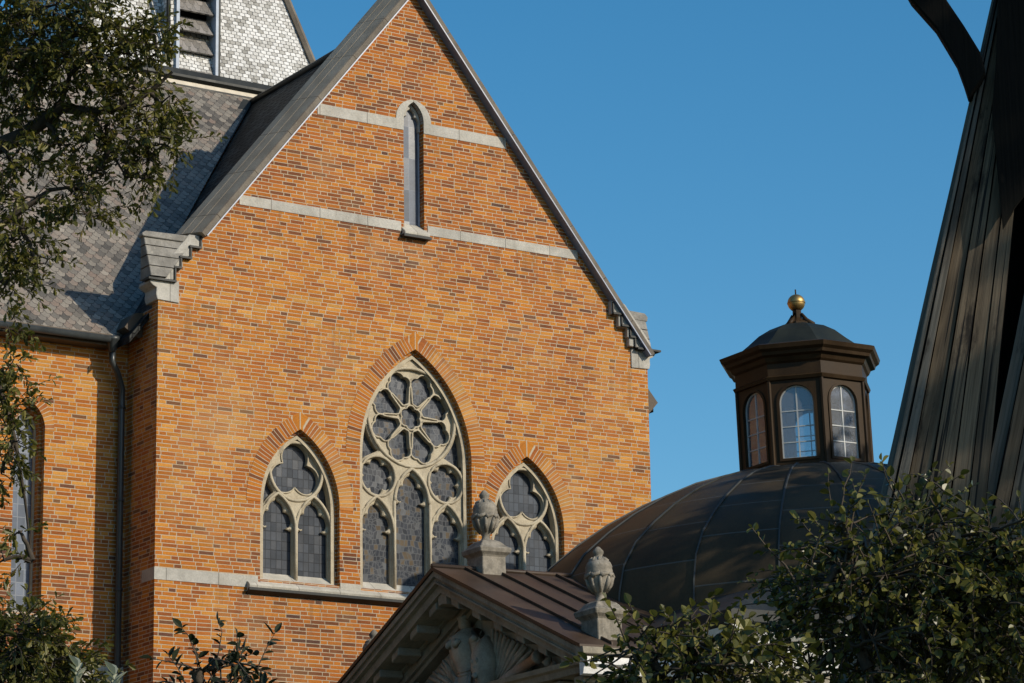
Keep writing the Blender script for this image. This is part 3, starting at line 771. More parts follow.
# kneelers (stepped stones at the foot of each rake)
for s in (-1, 1):
    mb = MB()
    st = [(5.11, 18.76), (5.11, 18.54), (5.33, 18.50), (5.33, 18.30), (5.55, 18.25), (5.55, 18.06), (5.68, 18.03), (5.68, 17.76), (6.02, 17.74), (6.02, 17.9), (5.35, 18.76)]
    if s > 0: st = [(4.98, 18.74), (4.98, 18.43), (5.17, 18.42), (5.17, 18.17), (5.40, 18.16), (5.40, 17.95), (5.44, 17.94), (5.44, 17.76), (6.02, 17.74), (6.02, 17.9), (5.35, 18.7)]
    mb.xz([(s*x, z) for x, z in st], -.05 if s < 0 else -.12, .3)
    kn = mb.build('kneeler', 'band', church, bevel=.012)
    mb = MB()                                         # dark drip along the steps
    dq = 0 if s < 0 else .075
    for (xa, xb, z) in ((5.08, 5.35, 18.515), (5.30, 5.57, 18.265), (5.52, 5.70, 18.035), (5.64, 6.26, 17.735)): xa -= dq*(xa < 5.6); xb -= dq*(xb < 5.72); z -= dq*.8*(z > 17.8); mb.box((min(s*xa, s*xb), -.10-dq, z-.03), (max(s*xa, s*xb), .2, z+.012))
    for (x, za, zb) in ((5.09, 18.52, 18.76), (5.315, 18.27, 18.51), (5.535, 18.05, 18.26), (5.66, 17.74, 18.03)): x -= dq; za -= dq*.8*(za > 17.8); zb -= dq*.8; mb.box((s*x-.018, -.085-dq, za), (s*x+.018, .1, zb))
    mb.build('drip', 'darkmetal', kn)
    # sloping saddle stones in courses, stepping outward and back
    mb = MB()
    zs_ = [17.77, 17.99, 18.21, 18.42, 18.60] if s < 0 else [17.77, 17.99, 18.20, 18.41]
    def sect(z):
        t = (z-17.77)/.83
        if s > 0: return (5.86-.5*t, 6.06-.12*t, -.12+.08*t, .12-.06*t)
        return (5.88-.62*t, 6.21+.13*t, -.12+.10*t, .40-.26*t)
    for za, zb_ in zip(zs_, zs_[1:]):
        a0, a1 = sect(za+.006), sect(zb_-.006)
        vs = []
        for (xi, xo, y0_, y1_), z in ((a0, za+.006), (a1, zb_-.006)): vs += [(s*xi, y0_, z), (s*xo, y0_+.02, z), (s*xo, y1_, z), (s*xi, y1_, z)]
        fs = [(0, 1, 2, 3), (4, 5, 6, 7), (0, 1, 5, 4), (1, 2, 6, 5), (2, 3, 7, 6), (3, 0, 4, 7)]
        mb.add(vs, [f[::-1] if s > 0 else f for f in fs])
    xc_ = 6.38 if s < 0 else 6.0
    mb.xz([(s*5.45, 18.40 if s > 0 else 18.585), (s*xc_, 18.40 if s > 0 else 18.585), (s*(xc_+.02), 18.50 if s > 0 else 18.64), (s*(xc_-.06), 18.58 if s > 0 else 18.70), (s*5.35, 18.60 if s > 0 else 18.73)], -.05, .16 if s < 0 else .05)
    mb.build('saddle_stone', 'kneeler', kn, bevel=.012)
    mb = MB()
    cy = [(5.55, 17.74), (6.18, 17.73), (6.20, 17.66), (6.13, 17.60), (6.05, 17.56), (6.06, 17.42), (6.03, 17.32), (5.55, 17.30)]
    mb.xz([(s*x, z) for x, z in cy], -.03, .50)
    mb.build('corbel', 'band', kn, bevel=.01)
    # boxed eave end behind the kneeler
    mb = MB(); y1 = NAVE_Y-.03 if s < 0 else 9.0
    mb.xz([(s*6.0, 17.2), (s*6.18, 17.17), (s*6.40, 16.86), (s*6.10, 16.66), (s*6.0, 16.7)], .68, y1) if s < 0 else mb.xz([(6.0, 17.0), (6.18, 16.96), (6.44, 16.66), (6.2, 16.40), (6.0, 16.44)], .25, y1)
    mb.build('eave_box', 'brownwood', church)

# transept roof
RZ = 24.64
mb = MB()
for s in (-1, 1):
    xe = 6.42; t = .14
    poly = [(0, RZ), (s*xe, RZ-SLP*xe), (s*xe, RZ-SLP*xe-t), (0, RZ-t)]
    mb.xz(poly, .4, 1.0 if s < 0 else 10.0, 0)
    if s < 0:      # beyond the valley only what stands above the nave slope
        vs = [(0, 1.0, RZ), (-xe, 1.0, RZ-SLP*xe), (0, 7.3, RZ)]
        mb.add(vs, [(0, 2, 1)], 0)
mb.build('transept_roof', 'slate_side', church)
mb = MB(); mb.tube([(0, .5, RZ+.03), (0, 7.3, RZ+.03)], .09, 8); mb.build('ridge_cap', 'darkmetal', church)
# lead-lined valley between the two slopes
mb = MB(); vd = Vector((6.42, 6.3, SLP*6.42)).normalized()
va, vb = Vector((-6.42, 1.0, RZ-SLP*6.42+.03)), Vector((0, 7.3, RZ+.03))
for o_ in (Vector((-.22, 0, .0)),):
    mb.prism([va+Vector((.0, 0, .02)), va+Vector((-.26, 0, .02)), vb+Vector((-.26, 0, .02)), vb+Vector((0, 0, .02))], (0, 0, .012))
mb.build('valley', 'darkmetal', church)

# nave: wall with one narrow window, roof
EZ, EY, NS = 16.76, 1.0, 1.26
NW = dict(x=-8.10, half=.325, zb=11.05, zs=14.72)
mb = MB(); mb.plate([[(-40, 0), (-HW, 0), (-HW, 16.9), (-40, 16.9)], gothic(NW['x'], NW['half'], NW['zb'], NW['zs'])], NAVE_Y, NAVE_Y+.15)
mb.plate([[(-40, .1), (-HW, .1), (-HW, 16.8), (-40, 16.8)], gothic(NW['x'], NW['half']-.06, NW['zb'], NW['zs'])], NAVE_Y+.151, NAVE_Y+.4)
nave = mb.build('nave_wall', 'brick', church)
mb = MB(); mb.box((-40, NAVE_Y-.03, 9.75), (-HW-.001, NAVE_Y+.02, 10.12)); mb.build('stone_band', 'band', nave)
fr = MB(); fr.plate([gothic(NW['x'], NW['half']-.06, NW['zb'], NW['zs']), gothic(NW['x'], NW['half']-.1, NW['zb']+.04, NW['zs'])], NAVE_Y+.3, NAVE_Y+.38)
nwin = fr.build('narrow_window', 'tracery', church)
mb = MB(); mb.xz(gothic(NW['x'], NW['half']-.05, NW['zb'], NW['zs']), NAVE_Y+.36, NAVE_Y+.39); mb.build('glass', 'glass_nave', nwin)
ar = arch_ring(NW, 'brick_arch', nwin, .2); ar.location.y = NAVE_Y
mb = MB(); mb.yz([(NAVE_Y-.08, NW['zb']-.12), (NAVE_Y-.08, NW['zb']-.06), (NAVE_Y+.37, NW['zb']+.1), (NAVE_Y+.37, NW['zb']-.2)], NW['x']-.42, NW['x']+.42); mb.build('sill', 'sill', nwin)

ty = 7.35; tz = EZ+NS*(ty-EY)
mb = MB()
th = .12
mb.yz([(EY, EZ), (ty, tz), (ty, tz-th), (EY, EZ-th)], -40, -6.3)
# the part above the valley, cut along the transept slope
vs = [(-6.3, EY, EZ), (-6.3, ty, tz), (0, ty, tz)]
mb.add(vs, [(0, 2, 1)])
mb.yz([(EY, EZ), (12.4, EZ+NS*(12.4-EY)), (12.4, EZ+NS*(12.4-EY)-th), (EY, EZ-th)], -40, -12)
mb.build('nave_roof', 'slate', church)
mb = MB(); mb.box((-40, EY-.06, EZ-.13), (-6.55, EY+.02, EZ-.02)); mb.box((-40, EY+.0, EZ-.24), (-6.5, NAVE_Y, EZ-.13)); mb.build('eave_board', 'brownwood', church)
mb = MB(); mb.tube([(-40, EY-.1, EZ-.1), (-6.62, EY-.1, EZ-.13)], .075, 8); mb.build('gutter', 'pipe', church)

# downpipe with hopper
mb = MB(); px, py = -6.19, 1.20
mb.tube([(-6.52, .98, 16.42), (-6.52, .98, 16.2), (-6.36, 1.05, 15.98), (px, py, 15.72), (px, py, 15.4), (px, py, 0)], [.06, .065, .065, .065, .065, .065], 10)
for z in (15.3, 13.4, 11.6, 9.7): mb.tube([(px, py, z), (px, py, z+.05)], .085, 10)
dp = mb.build('downpipe', 'pipe', church)
mb = MB(); mb.lathe([(.07, 16.38), (.08, 16.42), (.15, 16.62), (.16, 16.63), (.16, 16.70)], (-6.52, .98, 0), 10); mb.build('hopper', 'pipe', dp)
# short gutter from the transept eave down to the hopper

# tower with pale slates
TX, TYC, TZ0, TH0, TT = -1.0, 11.0, 25.25, 3.25, .277
def th_(z): return 3.0-TT*(z-26.17)
mb = MB(); z1 = 36.8
mb.rings([(th_(TZ0), th_(TZ0), TZ0), (th_(z1), th_(z1), z1)], 0, (TX, TYC))
tower = mb.build('tower', 'tslate', church)
mb = MB()
for sx in (-1, 1):
    for sy in (-1, 1):
        a, b_ = th_(TZ0)+.02, th_(z1)+.02
        mb.tube([(TX+sx*a, TYC+sy*a, TZ0), (TX+sx*b_, TYC+sy*b_, z1)], .10, 6, smooth=False)
mb.build('hip_roll', 'coping', tower)
# base ledge of the tower
mb = MB(); f0 = th_(TZ0)
mb.rings([(f0+.32, f0+.32, 24.83), (f0+.32, f0+.32, 24.93)], 0, (TX, TYC)); mb.build('fascia', 'creamtrim', tower)
mb = MB(); mb.rings([(f0+.34, f0+.34, 24.935), (f0+.42, f0+.42, 24.99), (f0+.42, f0+.42, 25.05), (f0+.2, f0+.2, 25.10), (f0+.1, f0+.1, 25.3)], 0, (TX, TYC))
mb.rings([(f0+.36, f0+.36, 24.4), (f0+.36, f0+.36, 24.82)], 0, (TX, TYC))
mb.build('ledge', 'darkmetal', tower)
mb = MB(); mb.rings([(f0+.1, f0+.1, 20), (f0+.1, f0+.1, 24.9)], 0, (TX, TYC)); mb.build('tower_base', 'brick', tower)
# louvred sound opening, south and the other sides
lx, lh = TX-.27, .48; fy = TYC-th_(25.4)
lv = MB()
lv.box((lx-lh-.08, fy-.10, 25.32), (lx-lh, fy+.0, 29.3)); louver = lv.build('louver_opening', 'whitewood', tower)
mb = MB(); mb.box((lx+lh, fy-.10, 25.32), (lx+lh+.07, fy+1.2, 29.3)); mb.build('jamb', 'whitewood', louver)
mb = MB(); mb.box((lx-lh-.20, fy-.02, 25.30), (lx-lh-.081, fy+1.3, 29.3)); mb.build('cheek', 'tslate', louver)
mb = MB(); mb.box((lx+lh+.071, fy-.05, 25.32), (lx+lh+.15, fy+1.2, 29.3)); mb.build('side_gap', 'darkmetal', louver)
mb = MB(); mb.box((lx-lh-.22, fy-.12, 29.301), (lx+lh+.17, fy+1.6, 29.42)); mb.build('head', 'whitewood', louver)
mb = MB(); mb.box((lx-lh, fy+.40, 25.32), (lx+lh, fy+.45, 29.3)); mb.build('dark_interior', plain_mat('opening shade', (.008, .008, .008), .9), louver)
for k in range(8):
    z = 25.34+k*.50
    mb = MB(); mb.prism([(lx-lh, fy-.03, z), (lx+lh, fy-.03, z), (lx+lh, fy+.20, z+.40), (lx-lh, fy+.20, z+.40)], (0, .03, -.02)); mb.build('louver', 'lslate', louver)
mb = MB(); mb.tube([(lx-lh-.27, TYC-th_(25.5)-.05, 25.5), (lx-lh-.27, TYC-th_(25.5)-.05, 29)], .045, 6); mb.build('cable', 'darkmetal', tower)

# ================================================================== MAUSOLEUM (dome, portico, lantern), built upright and leaning a little to the west
MC = Vector((4.83, -7.0, 11.05))
vv = Vector((MC.x-CAM.x, MC.y-CAM.y, 0)).normalized()
mau = thing('mausoleum', 'domed mausoleum with octagonal lantern, gilded ball and sculpted sandstone pediment before the church', 'mausoleum', MC)
mau.rotation_mode = 'QUATERNION'; mau.rotation_quaternion = Quaternion(vv, -radians(1.4))

DP = [(6.1, -1.5), (6.06, -1.0), (5.98, -.45), (5.82, .05), (5.45, .52), (4.86, .98), (4.25, 1.38), (3.5, 1.78), (2.75, 2.09), (2.0, 2.31), (1.5, 2.40), (1.2, 2.42)]
mb = MB(); mb.lathe(DP, k=80, uvr=1.5*24/(2*pi)); dome = mb.build('dome', 'dome', mau)
mb = MB()
for j in range(24):
    t = 2*pi*j/24
    for off in (0,):
        pts = [((r+.008)*cos(t), (r+.008)*sin(t), z+.008) for r, z in DP]
        mb.tube(pts, .021, 4, smooth=False)
mb.build('standing_seam', 'domerib', dome)
# main block
BX, BY = 6.3, 5.6
mb = MB(); mb.box((-BX, -BY, -11.1), (BX, BY, -2.0)); block = mb.build('block_wall', 'sandstone', mau)
mb = MB(); mb.rings([(BX-.0, BY-.0, -2.42), (BX+.06, BY+.06, -2.34), (BX+.08, BY+.08, -2.25), (BX+.2, BY+.2, -2.14), (BX+.22, BY+.22, -1.98), (BX+.34, BY+.34, -1.90), (BX+.40, BY+.40, -1.76), (BX+.2, BY+.2, -1.75)], 0)
mb.build('cornice', 'whitecornice', block)
mb = MB(); mb.rings([(BX+.40, BY+.40, -1.745), (BX+.44, BY+.44, -1.70), (BX+.44, BY+.44, -1.50), (BX+.36, BY+.36, -1.47), (5.2, 4.9, -.85), (4, 4, -.8)], 0); mb.build('block_roof', 'darkmetal', block)

# portico
PX, PY = -8.72, 4.5                     # front of the pediment cornice, half width at the eaves
RZ0, EZ0 = .10, -1.95
PS = (RZ0-EZ0)/PY; ps = 1/sqrt(1+PS*PS)
mb = MB()
for s in (-1, 1):
    mb.prism([(PX-.06, 0, RZ0), (PX-.06, s*(PY+.05), EZ0-.02), (PX-.06, s*(PY+.05), EZ0-.08), (PX-.06, 0, RZ0-.07)], (-PX-4.2, 0, 0))
    n_ = 6
proof = mb.build('portico_roof', 'mroof', mau)
mb = MB()
for s in (-1, 1):
    x = PX+.62
    while x < -4.3:
        mb.prism([(x, 0, RZ0+.001), (x, s*PY, EZ0+.001), (x, s*PY, EZ0+.055), (x, 0, RZ0+.055)], (.03, 0, 0)); x += .66
mb.tube([(PX-.06, 0, RZ0+.02), (-4.3, 0, RZ0+.02)], .045, 6)
mb.build('standing_seam', 'mroof', proof)
mb = MB(); mb.box((-7.75, -3.95, -11.1), (-5.5, 3.95, -2.6)); pw = mb.build('portico_wall', 'sandstone', mau)
# tympanum
def tri(y, z0, inset): return None
mb = MB()
zt = lambda y, d: RZ0-PS*abs(y)-d/ps
mb.prism([(-7.70, -3.7, -2.35), (-7.70, 3.7, -2.35), (-7.70, 0, zt(0, .5))], (.5, 0, 0)); tymp = mb.build('tympanum', 'relief', mau)
# raking cornice in layers, front to back and downward
mb = MB()
def rake(d0, d1, x0, x1, m=mb, ymax=PY):
    for s in (-1, 1):
        m.prism([(x0, 0, RZ0-d0/ps), (x0, s*ymax, RZ0-PS*ymax-d0/ps), (x0, s*ymax, RZ0-PS*ymax-d1/ps), (x0, 0, RZ0-d1/ps)], (x1-x0, 0, 0))
rake(.075, .16, PX-.03, -7.0); rake(.16, .24, PX+.03, -7.0); rake(.24, .27, PX+.0, -7.0); rake(.27, .42, PX+.10, -7.0, ymax=PY-.1)
rake(.42, .47, PX+.62, -7.0, ymax=PY-.3); rake(.47, .62, PX+.70, -7.0, ymax=PY-.5); rake(.62, .70, PX+.78, -7.0, ymax=PY-.6)
rc = mb.build('raking_cornice', 'sandstone', mau)
for s in (-1, 1):
    for k in range(6):
        y = .38+k*.68
        if y > 4.0: break
        mb = MB()
        a = y-.13; b_ = y+.13
        mb.prism([(PX+.16, s*a, zt(a, .42)), (PX+.16, s*b_, zt(b_, .42)), (PX+.16, s*b_, zt(b_, .55)), (PX+.16, s*a, zt(a, .55))], (.5, 0, 0))
        mb.build('modillion', 'sandstone', rc, bevel=.015)
mb = MB(); a = .14
mb.prism([(PX+.14, -a, zt(0, .40)), (PX+.14, a, zt(0, .40)), (PX+.14, a, zt(a, .56)), (PX+.14, 0, zt(0, .60)), (PX+.14, -a, zt(a, .56))], (.5, 0, 0)); mb.build('modillion', 'sandstone', rc)
# horizontal cornice round three sides; white on its south moulding stands in for sun
def hring(prof, m, xback=-5.4):
    vs = []; fs = []
    for d, z in prof: vs += [(xback, PY-.0+d, z), (PX-d, PY+d, z), (PX-d, -PY-d, z), (xback, -PY-d, z)]
    for i in range(len(prof)-1):
        for j in range(3): fs.append((i*4+j, i*4+4+j, i*4+5+j, i*4+1+j))
    n = (len(prof)-1)*4; fs.append((n, n+3, n+2, n+1)); fs.append((0, 1, 2, 3))
    m.add(vs, fs)
mb = MB(); hring([(-.75, -2.42), (-.12, -2.40), (-.10, -2.30), (-.04, -2.27), (-.02, -2.19), (-.7, -2.18)], mb)
hc = mb.build('horizontal_cornice', 'sandstone', mau)
mb = MB()
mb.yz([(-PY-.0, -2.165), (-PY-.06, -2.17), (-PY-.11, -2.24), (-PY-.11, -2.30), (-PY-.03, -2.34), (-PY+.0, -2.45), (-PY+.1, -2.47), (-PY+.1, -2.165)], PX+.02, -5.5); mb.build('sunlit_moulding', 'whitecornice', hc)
mb = MB(); mb.yz([(-PY+.1, -1.98), (-PY-.12, -2.02), (-PY-.14, -2.13), (-PY+.1, -2.155)], PX-.05, -5.5); mb.build('gutter_stone', 'sandstone', hc)
for k in range(-6, 7):
    y = k*.68
    if abs(y) > 4.1: continue
    mb = MB(); mb.box((PX+.2, y-.13, -2.55), (PX+.72, y+.13, -2.43)); mb.build('modillion', 'sandstone', hc, bevel=.015)
mb = MB(); hring([(-.95, -3.6), (-.9, -3.55), (-.85, -3.0), (-.75, -2.95), (-.75, -2.75), (-.68, -2.7), (-.68, -2.45), (-.95, -2.44)], mb); mb.build('frieze', 'sandstone', pw)

# relief of armour, shield, standards and cannon in the tympanum
def lumpy(b, pts, rs, flat=.5, k=8):
    s0 = len(b.v); b.tube(pts, rs, k); b.xform(lambda p: Vector((-7.70-(-7.70-p.x)*flat, p.y, p.z)), s0)
xr = -7.78
mb = MB()
def fig(y, z): return (.34+(y-.34)*.98, -2.35+(z+2.35)*1.05)
def lump2(pts, rs, k=8): lumpy(mb, [(x,)+fig(y, z) for x, y, z in pts], rs, 1.0, k)
lump2([(xr, .35, -2.35), (xr, .36, -1.95), (xr-.04, .36, -1.74), (xr-.10, .34, -1.45), (xr-.12, .34, -1.2), (xr-.02, .34, -1.04), (xr, .34, -.98)], [.30, .27, .20, .29, .31, .15, .09], 12)
lump2([(xr-.05, .34, -1.02), (xr-.12, .35, -.93), (xr-.14, .35, -.82), (xr-.10, .34, -.72), (xr-.05, .34, -.66)], [.08, .12, .13, .10, .03], 9)
lump2([(xr-.16, .22, -.83), (xr-.22, .34, -.85), (xr-.16, .46, -.83)], [.02, .035, .02], 6)
for sy in (-1, 1):
    lump2([(xr-.03, .34-sy*.26, -1.10), (xr-.14, .34-sy*.37, -1.26), (xr-.12, .34-sy*.39, -1.48), (xr-.05, .34-sy*.33, -1.74)], [.13, .13, .10, .08], 8)
    lump2([(xr-.36, .34-sy*.05, -1.18), (xr-.42, .34-sy*.13, -1.30), (xr-.38, .34-sy*.2, -1.22)], [.04, .07, .04], 7)
for zb_ in (-1.72, -1.78): lump2([(xr-.16, .12, zb_), (xr-.24, .34, zb_-.02), (xr-.16, .58, zb_)], [.025, .03, .025], 6)
for k in range(7): lump2([(xr-.17, .12+k*.078, -1.80), (xr-.24, .10+k*.085, -2.0), (xr-.2, .08+k*.09, -2.12)], [.03, .045, .02], 5)
mb.build('armour_relief', 'relief', tymp)
mb = MB()
lumpy(mb, [(xr-.1, -.32, -2.18), (xr-.12, -.33, -2.0), (xr-.14, -.33, -1.75), (xr-.14, -.33, -1.5), (xr-.12, -.33, -1.3), (xr-.1, -.33, -1.16)], [.06, .2, .27, .26, .17, .05], 1.0, 12)
for (y, z, r) in ((-.26, -1.62, .045), (-.40, -1.62, .045), (-.33, -1.74, .05), (-.33, -1.88, .07), (-.33, -1.22, .09)): lumpy(mb, [(xr-.36, y, z-.05), (xr-.38, y, z), (xr-.36, y, z+.05)], [r*.5, r, r*.5], 1.0, 7)
mb.build('shield_relief', 'relief', tymp)
for s in (-1, 1):
    for k in range(14):
        mb = MB(); a = radians(16+k*5.5)
        y0, z0 = s*.42, -2.12; L_ = 2.9
        for it in range(60):                      # stop under the sloping cornice
            ye, ze = y0+s*cos(a)*L_, z0+sin(a)*L_
            if ze < zt(ye, .82): break
            L_ -= .04
        pts = [(xr-.03-.02*(k % 3), y0+s*cos(a)*L_*t, z0+sin(a)*L_*t) for t in (.15, .4, .75, .98)]
        mb.tube(pts, [.02, .03, .05, .035], 6)
        mb.tube([(xr-.05, pts[2][1]+s*.05, pts[2][2]), (xr-.07, pts[2][1]+s*.12, pts[2][2]-.14), (xr-.05, pts[1][1]+s*.1, pts[1][2]-.05)], [.02, .03, .012], 5)
        mb.build('standard_relief', 'relief', tymp)
    mb = MB()
    mb.tube([(xr-.15, s*.62, -2.15), (xr-.15, s*1.2, -1.98), (xr-.15, s*2.0, -1.79), (xr-.15, s*1.97, -1.80), (xr-.15, s*2.06, -1.775)], [.11, .10, .085, .12, .12], 10); mb.build('cannon_relief', 'relief', tymp)
    for (y, z, r) in ((2.4, -2.05, .12), (2.7, -2.1, .1), (2.25, -1.9, .1), (1.5, -2.14, .11), (3.0, -2.14, .07)):
        mb = MB(); lumpy(mb, [(xr-.05, s*y, z-r), (xr-.1, s*y+.03, z), (xr-.05, s*y, z+r)], [r*.6, r, r*.5], 1.0, 7); mb.build('trophy_relief', 'relief', tymp)

# stone urns on pedestals
def urn(x, y, zb):
    b = MB()
    b.rings([(.25, .25, zb-.35), (.25, .25, zb+.27), (.27, .27, zb+.30), (.325, .325, zb+.35), (.34, .34, zb+.43), (.29, .29, zb+.46), (.25, .25, zb+.50), (.2, .2, zb+.56), (.13, .13, zb+.60)], 0, (x, y))
    ped = None
    u = MB()
    zz = zb+.56
    u.lathe([(.13, 0), (.15, .03), (.09, .08), (.085, .13), (.12, .18), (.20, .30), (.255, .42), (.275, .55), (.262, .60), (.27, .63), (.235, .70), (.15, .77), (.10, .80), (.085, .83), (.11, .86), (.11, .90), (.07, .94), (.04, .97), (.02, .98)], (x, y, zz), 18)
    for k in range(9):                 # gadroons and garland
        t = 2*pi*k/9
        u.tube([(x+.13*cos(t), y+.13*sin(t), zz+.19), (x+.225*cos(t), y+.225*sin(t), zz+.32), (x+.275*cos(t), y+.275*sin(t), zz+.44)], [.03, .045, .03], 5)
        u.tube([(x+.265*cos(t), y+.265*sin(t), zz+.50), (x+.275*cos(t+.17), y+.275*sin(t+.17), zz+.455), (x+.265*cos(t+.35), y+.265*sin(t+.35), zz+.48), (x+.27*cos(t+.7), y+.27*sin(t+.7), zz+.50)], [.03, .045, .035, .03], 5)
        u.tube([(x+.19*cos(t), y+.19*sin(t), zz+.72), (x+.12*cos(t), y+.12*sin(t), zz+.79)], [.035, .02], 5)
    u.xform(lambda p: Vector((x+(p.x-x)*.86, y+(p.y-y)*.86, p.z)))
    ob = u.build('stone_urn', 'urnstone', mau)
    b.build('pedestal', 'urnstone', ob, bevel=.012)
urn(-7.60, 0, 0.05); urn(-7.90, -3.95, -1.72); urn(-7.80, 3.75, -1.95)

# lantern
LB, LT, LR = 2.42, 4.16, 1.34
mb = MB()
octa = lambda r, z: [(r*cos(pi/8+k*pi/4), r*sin(pi/8+k*pi/4), z) for k in range(8)]
ap = LR*cos(pi/8); wd = LR*sin(pi/8)
def panel(a, z0, z1, hole, b, y0, y1, bev=0, mi=0, mb_=None):
    s0 = len(b.v)
    b.plate(hole, y0, y1, bev, mi, mb_)
    q = Matrix.Rotation(a+pi/2, 3, 'Z')
    b.xform(lambda p: q @ p, s0)
def win_loop(h, zb, zs, n=14): return [(-h, zb), (h, zb)]+[(h*cos(pi*i/n), zs+h*sin(pi*i/n)) for i in range(n+1)]
for k in range(8):
    a = k*pi/4
    panel(a, 0, 0, [[(-wd+.0, LB), (wd-.0, LB), (wd-.0, LT), (-wd+.0, LT)], win_loop(.33, LB+.16, LT-.46)], mb, -ap, -ap+.09, 0, 0, 1)
    # raised surround and sill course
    panel(a, 0, 0, [win_loop(.385, LB+.12, LT-.46), win_loop(.335, LB+.17, LT-.46)], mb, -ap-.022, -ap+.01)
    c_, s_ = cos(a+pi/8), sin(a+pi/8)
    mb.tube([(LR*c_, LR*s_, LB), (LR*c_, LR*s_, LT)], .04, 6, smooth=False)
lant = mb.build('lantern', ['lantern', plain_mat('bare wood lining', (.30, .17, .07), .7)], mau)
mb = MB(); mb.lathe([(1.25, 2.2), (1.44, 2.34), (1.46, 2.43), (1.34, 2.46), (1.28, 2.47)], k=8, smooth=False, a0=pi/8); mb.build('base_ledge', 'darkmetal', lant)
mb = MB(); mb.lathe([(1.2, LT-.02), (1.39, LT-.01), (1.42, LT+.05), (1.36, LT+.08), (1.36, LT+.32), (1.41, LT+.36), (1.45, LT+.44), (1.54, LT+.47), (1.56, LT+.53), (1.63, LT+.58), (1.66, LT+.66), (1.58, LT+.69), (1.2, LT+.73)], k=8, smooth=False, a0=pi/8); mb.build('lantern_cornice', 'lantern', lant)
zr = LT+.70
lr = MB(); lr.lathe([(1.45, zr), (1.25, zr+.08), (1.05, zr+.24), (.82, zr+.44), (.58, zr+.58), (.36, zr+.65), (.2, zr+.67)], k=8, smooth=False, a0=pi/8)
lroof = lr.build('lantern_roof', 'lroof', lant)
mb = MB()
mb.lathe([(.30, zr+.62), (.27, zr+.70), (.16, zr+.76), (.095, zr+.82), (.085, zr+.98), (.11, zr+1.0)], k=8, smooth=False)
for k in range(4):
    t = pi/8+k*pi/2; mb.tube([(.36*cos(t), .36*sin(t), zr+.63), (.2*cos(t), .2*sin(t), zr+.75), (.1*cos(t), .1*sin(t), zr+.9)], [.05, .05, .03], 6)
mb.tube([(0, 0, zr+1.30), (0, 0, zr+1.42)], .015, 5)
mb.build('finial_base', 'lantern', lant)
mb = MB(); prof = [(.175*sin(pi*i/16)+.001, -.175*cos(pi*i/16)) for i in range(17)]; mb.lathe(prof, (0, 0, zr+1.14), 24)
mb.lathe([(.176, -.012), (.183, -.012), (.183, .012), (.176, .012)], (0, 0, zr+1.14), 24)
mb.build('gilded_ball', 'gold', lant)
for k in range(8):
    a = k*pi/4; hz = LB+.16; zs = LT-.46
    b = MB()
    fl = [win_loop(.335, hz-.002, zs)]
    cols = [(-.305, -.013), (.013, .305)]
    rows_z = [hz+.025+i*.325 for i in range(5)]
    holes_ = []
    for (xa, xb) in cols:
        for i in range(4):
            za = hz+.03+i*.31; zb2 = za+.29
            if zb2 < zs+.02: holes_.append([(xa, za), (xb, za), (xb, zb2), (xa, zb2)])
        za = hz+.03+3*.31
        r_ = .305
        if xa > 0: pts = [(xa, za), (xb, za)]+[(r_*cos(t), zs+r_*sin(t)) for t in np.linspace(0, pi/2-.045, 10)]
        else: pts = [(xa, za), ]+[(r_*cos(t), zs+r_*sin(t)) for t in np.linspace(pi, pi/2+.045, 10)]+[(xb, za)]
        holes_.append(pts)
    panel(a, 0, 0, fl+holes_, b, -ap+.045, -ap+.075)
    wf = b.build('arched_window', 'bars', lant)
    b = MB(); panel(a, 0, 0, [win_loop(.334, hz, zs)], b, -ap+.058, -ap+.062); b.build('pane', 'lglass', wf)
mb = MB(); mb.lathe([(1.25, 2.37), (1.25, 2.45)], k=8, smooth=False, a0=pi/8); mb.build('lantern_floor', 'lantern', lant)

# ================================================================== TIMBER BELFRY at the right edge, boarded raking legs
BD = 18.0
n_h = Vector((sin(YAW+radians(8)), cos(YAW+radians(8)), 0))          # horizontal direction towards the frame
bp = CAM+n_h*BD; bp.z = 0
belfry = thing('timber_belfry', 'weathered boarded timber belfry leg leaning in at the right edge, dark curved brace above', 'belfry', tuple(bp))
def onplane(px, py, off=0.0):
    r = ray(px, py); t = ((bp+n_h*off-CAM).dot(n_h))/r.dot(n_h); return CAM+r*t
def line_pt(l, y): (x0, y0), (x1, y1) = l; return x0+(x1-x0)*(y-y0)/(y1-y0)
YT, YB = -150, 1190
def plank(l0, l1, off, th, mat, name='board', ytop=YT, gap=0):
    NS_ = 16; ys = [ytop+(YB-ytop)*i/NS_ for i in range(NS_+1)]
    j = lambda k_: RNG.uniform(-k_, k_)
    a = []; b = []
    for y in ys:
        d0 = j(.003); a.append(onplane(line_pt(l0, y)+gap+j(.4), y, off)+n_h*d0); b.append(onplane(line_pt(l1, y)-gap+j(.4), y, off)+n_h*(d0+j(.002)))
    m = MB(); vs = []
    for p, q in zip(a, b): vs += [p, q, q+n_h*th, p+n_h*th]
    fs = [(0, 1, 2, 3), (NS_*4+3, NS_*4+2, NS_*4+1, NS_*4)]
    for i in range(NS_):
        for k_ in range(4): k2 = (k_+1) % 4; fs.append((i*4+k_, i*4+4+k_, i*4+4+k2, i*4+k2))
    m.add(vs, fs); a = [a[0], a[-1]]; b = [b[0], b[-1]]
    # own UV: u across, v along the board
    o = m.build(name, mat, belfry, bp)
    me = o.data; ax = (Vector(a[0])-Vector(a[1])).normalized(); ac = ax.cross(n_h).normalized()
    for p in me.polygons:
        for li in p.loop_indices:
            q = me.vertices[me.loops[li].vertex_index].co; me.uv_layers[0].data[li].uv = (q.dot(ac)+q.dot(n_h), q.dot(ax))
    return o
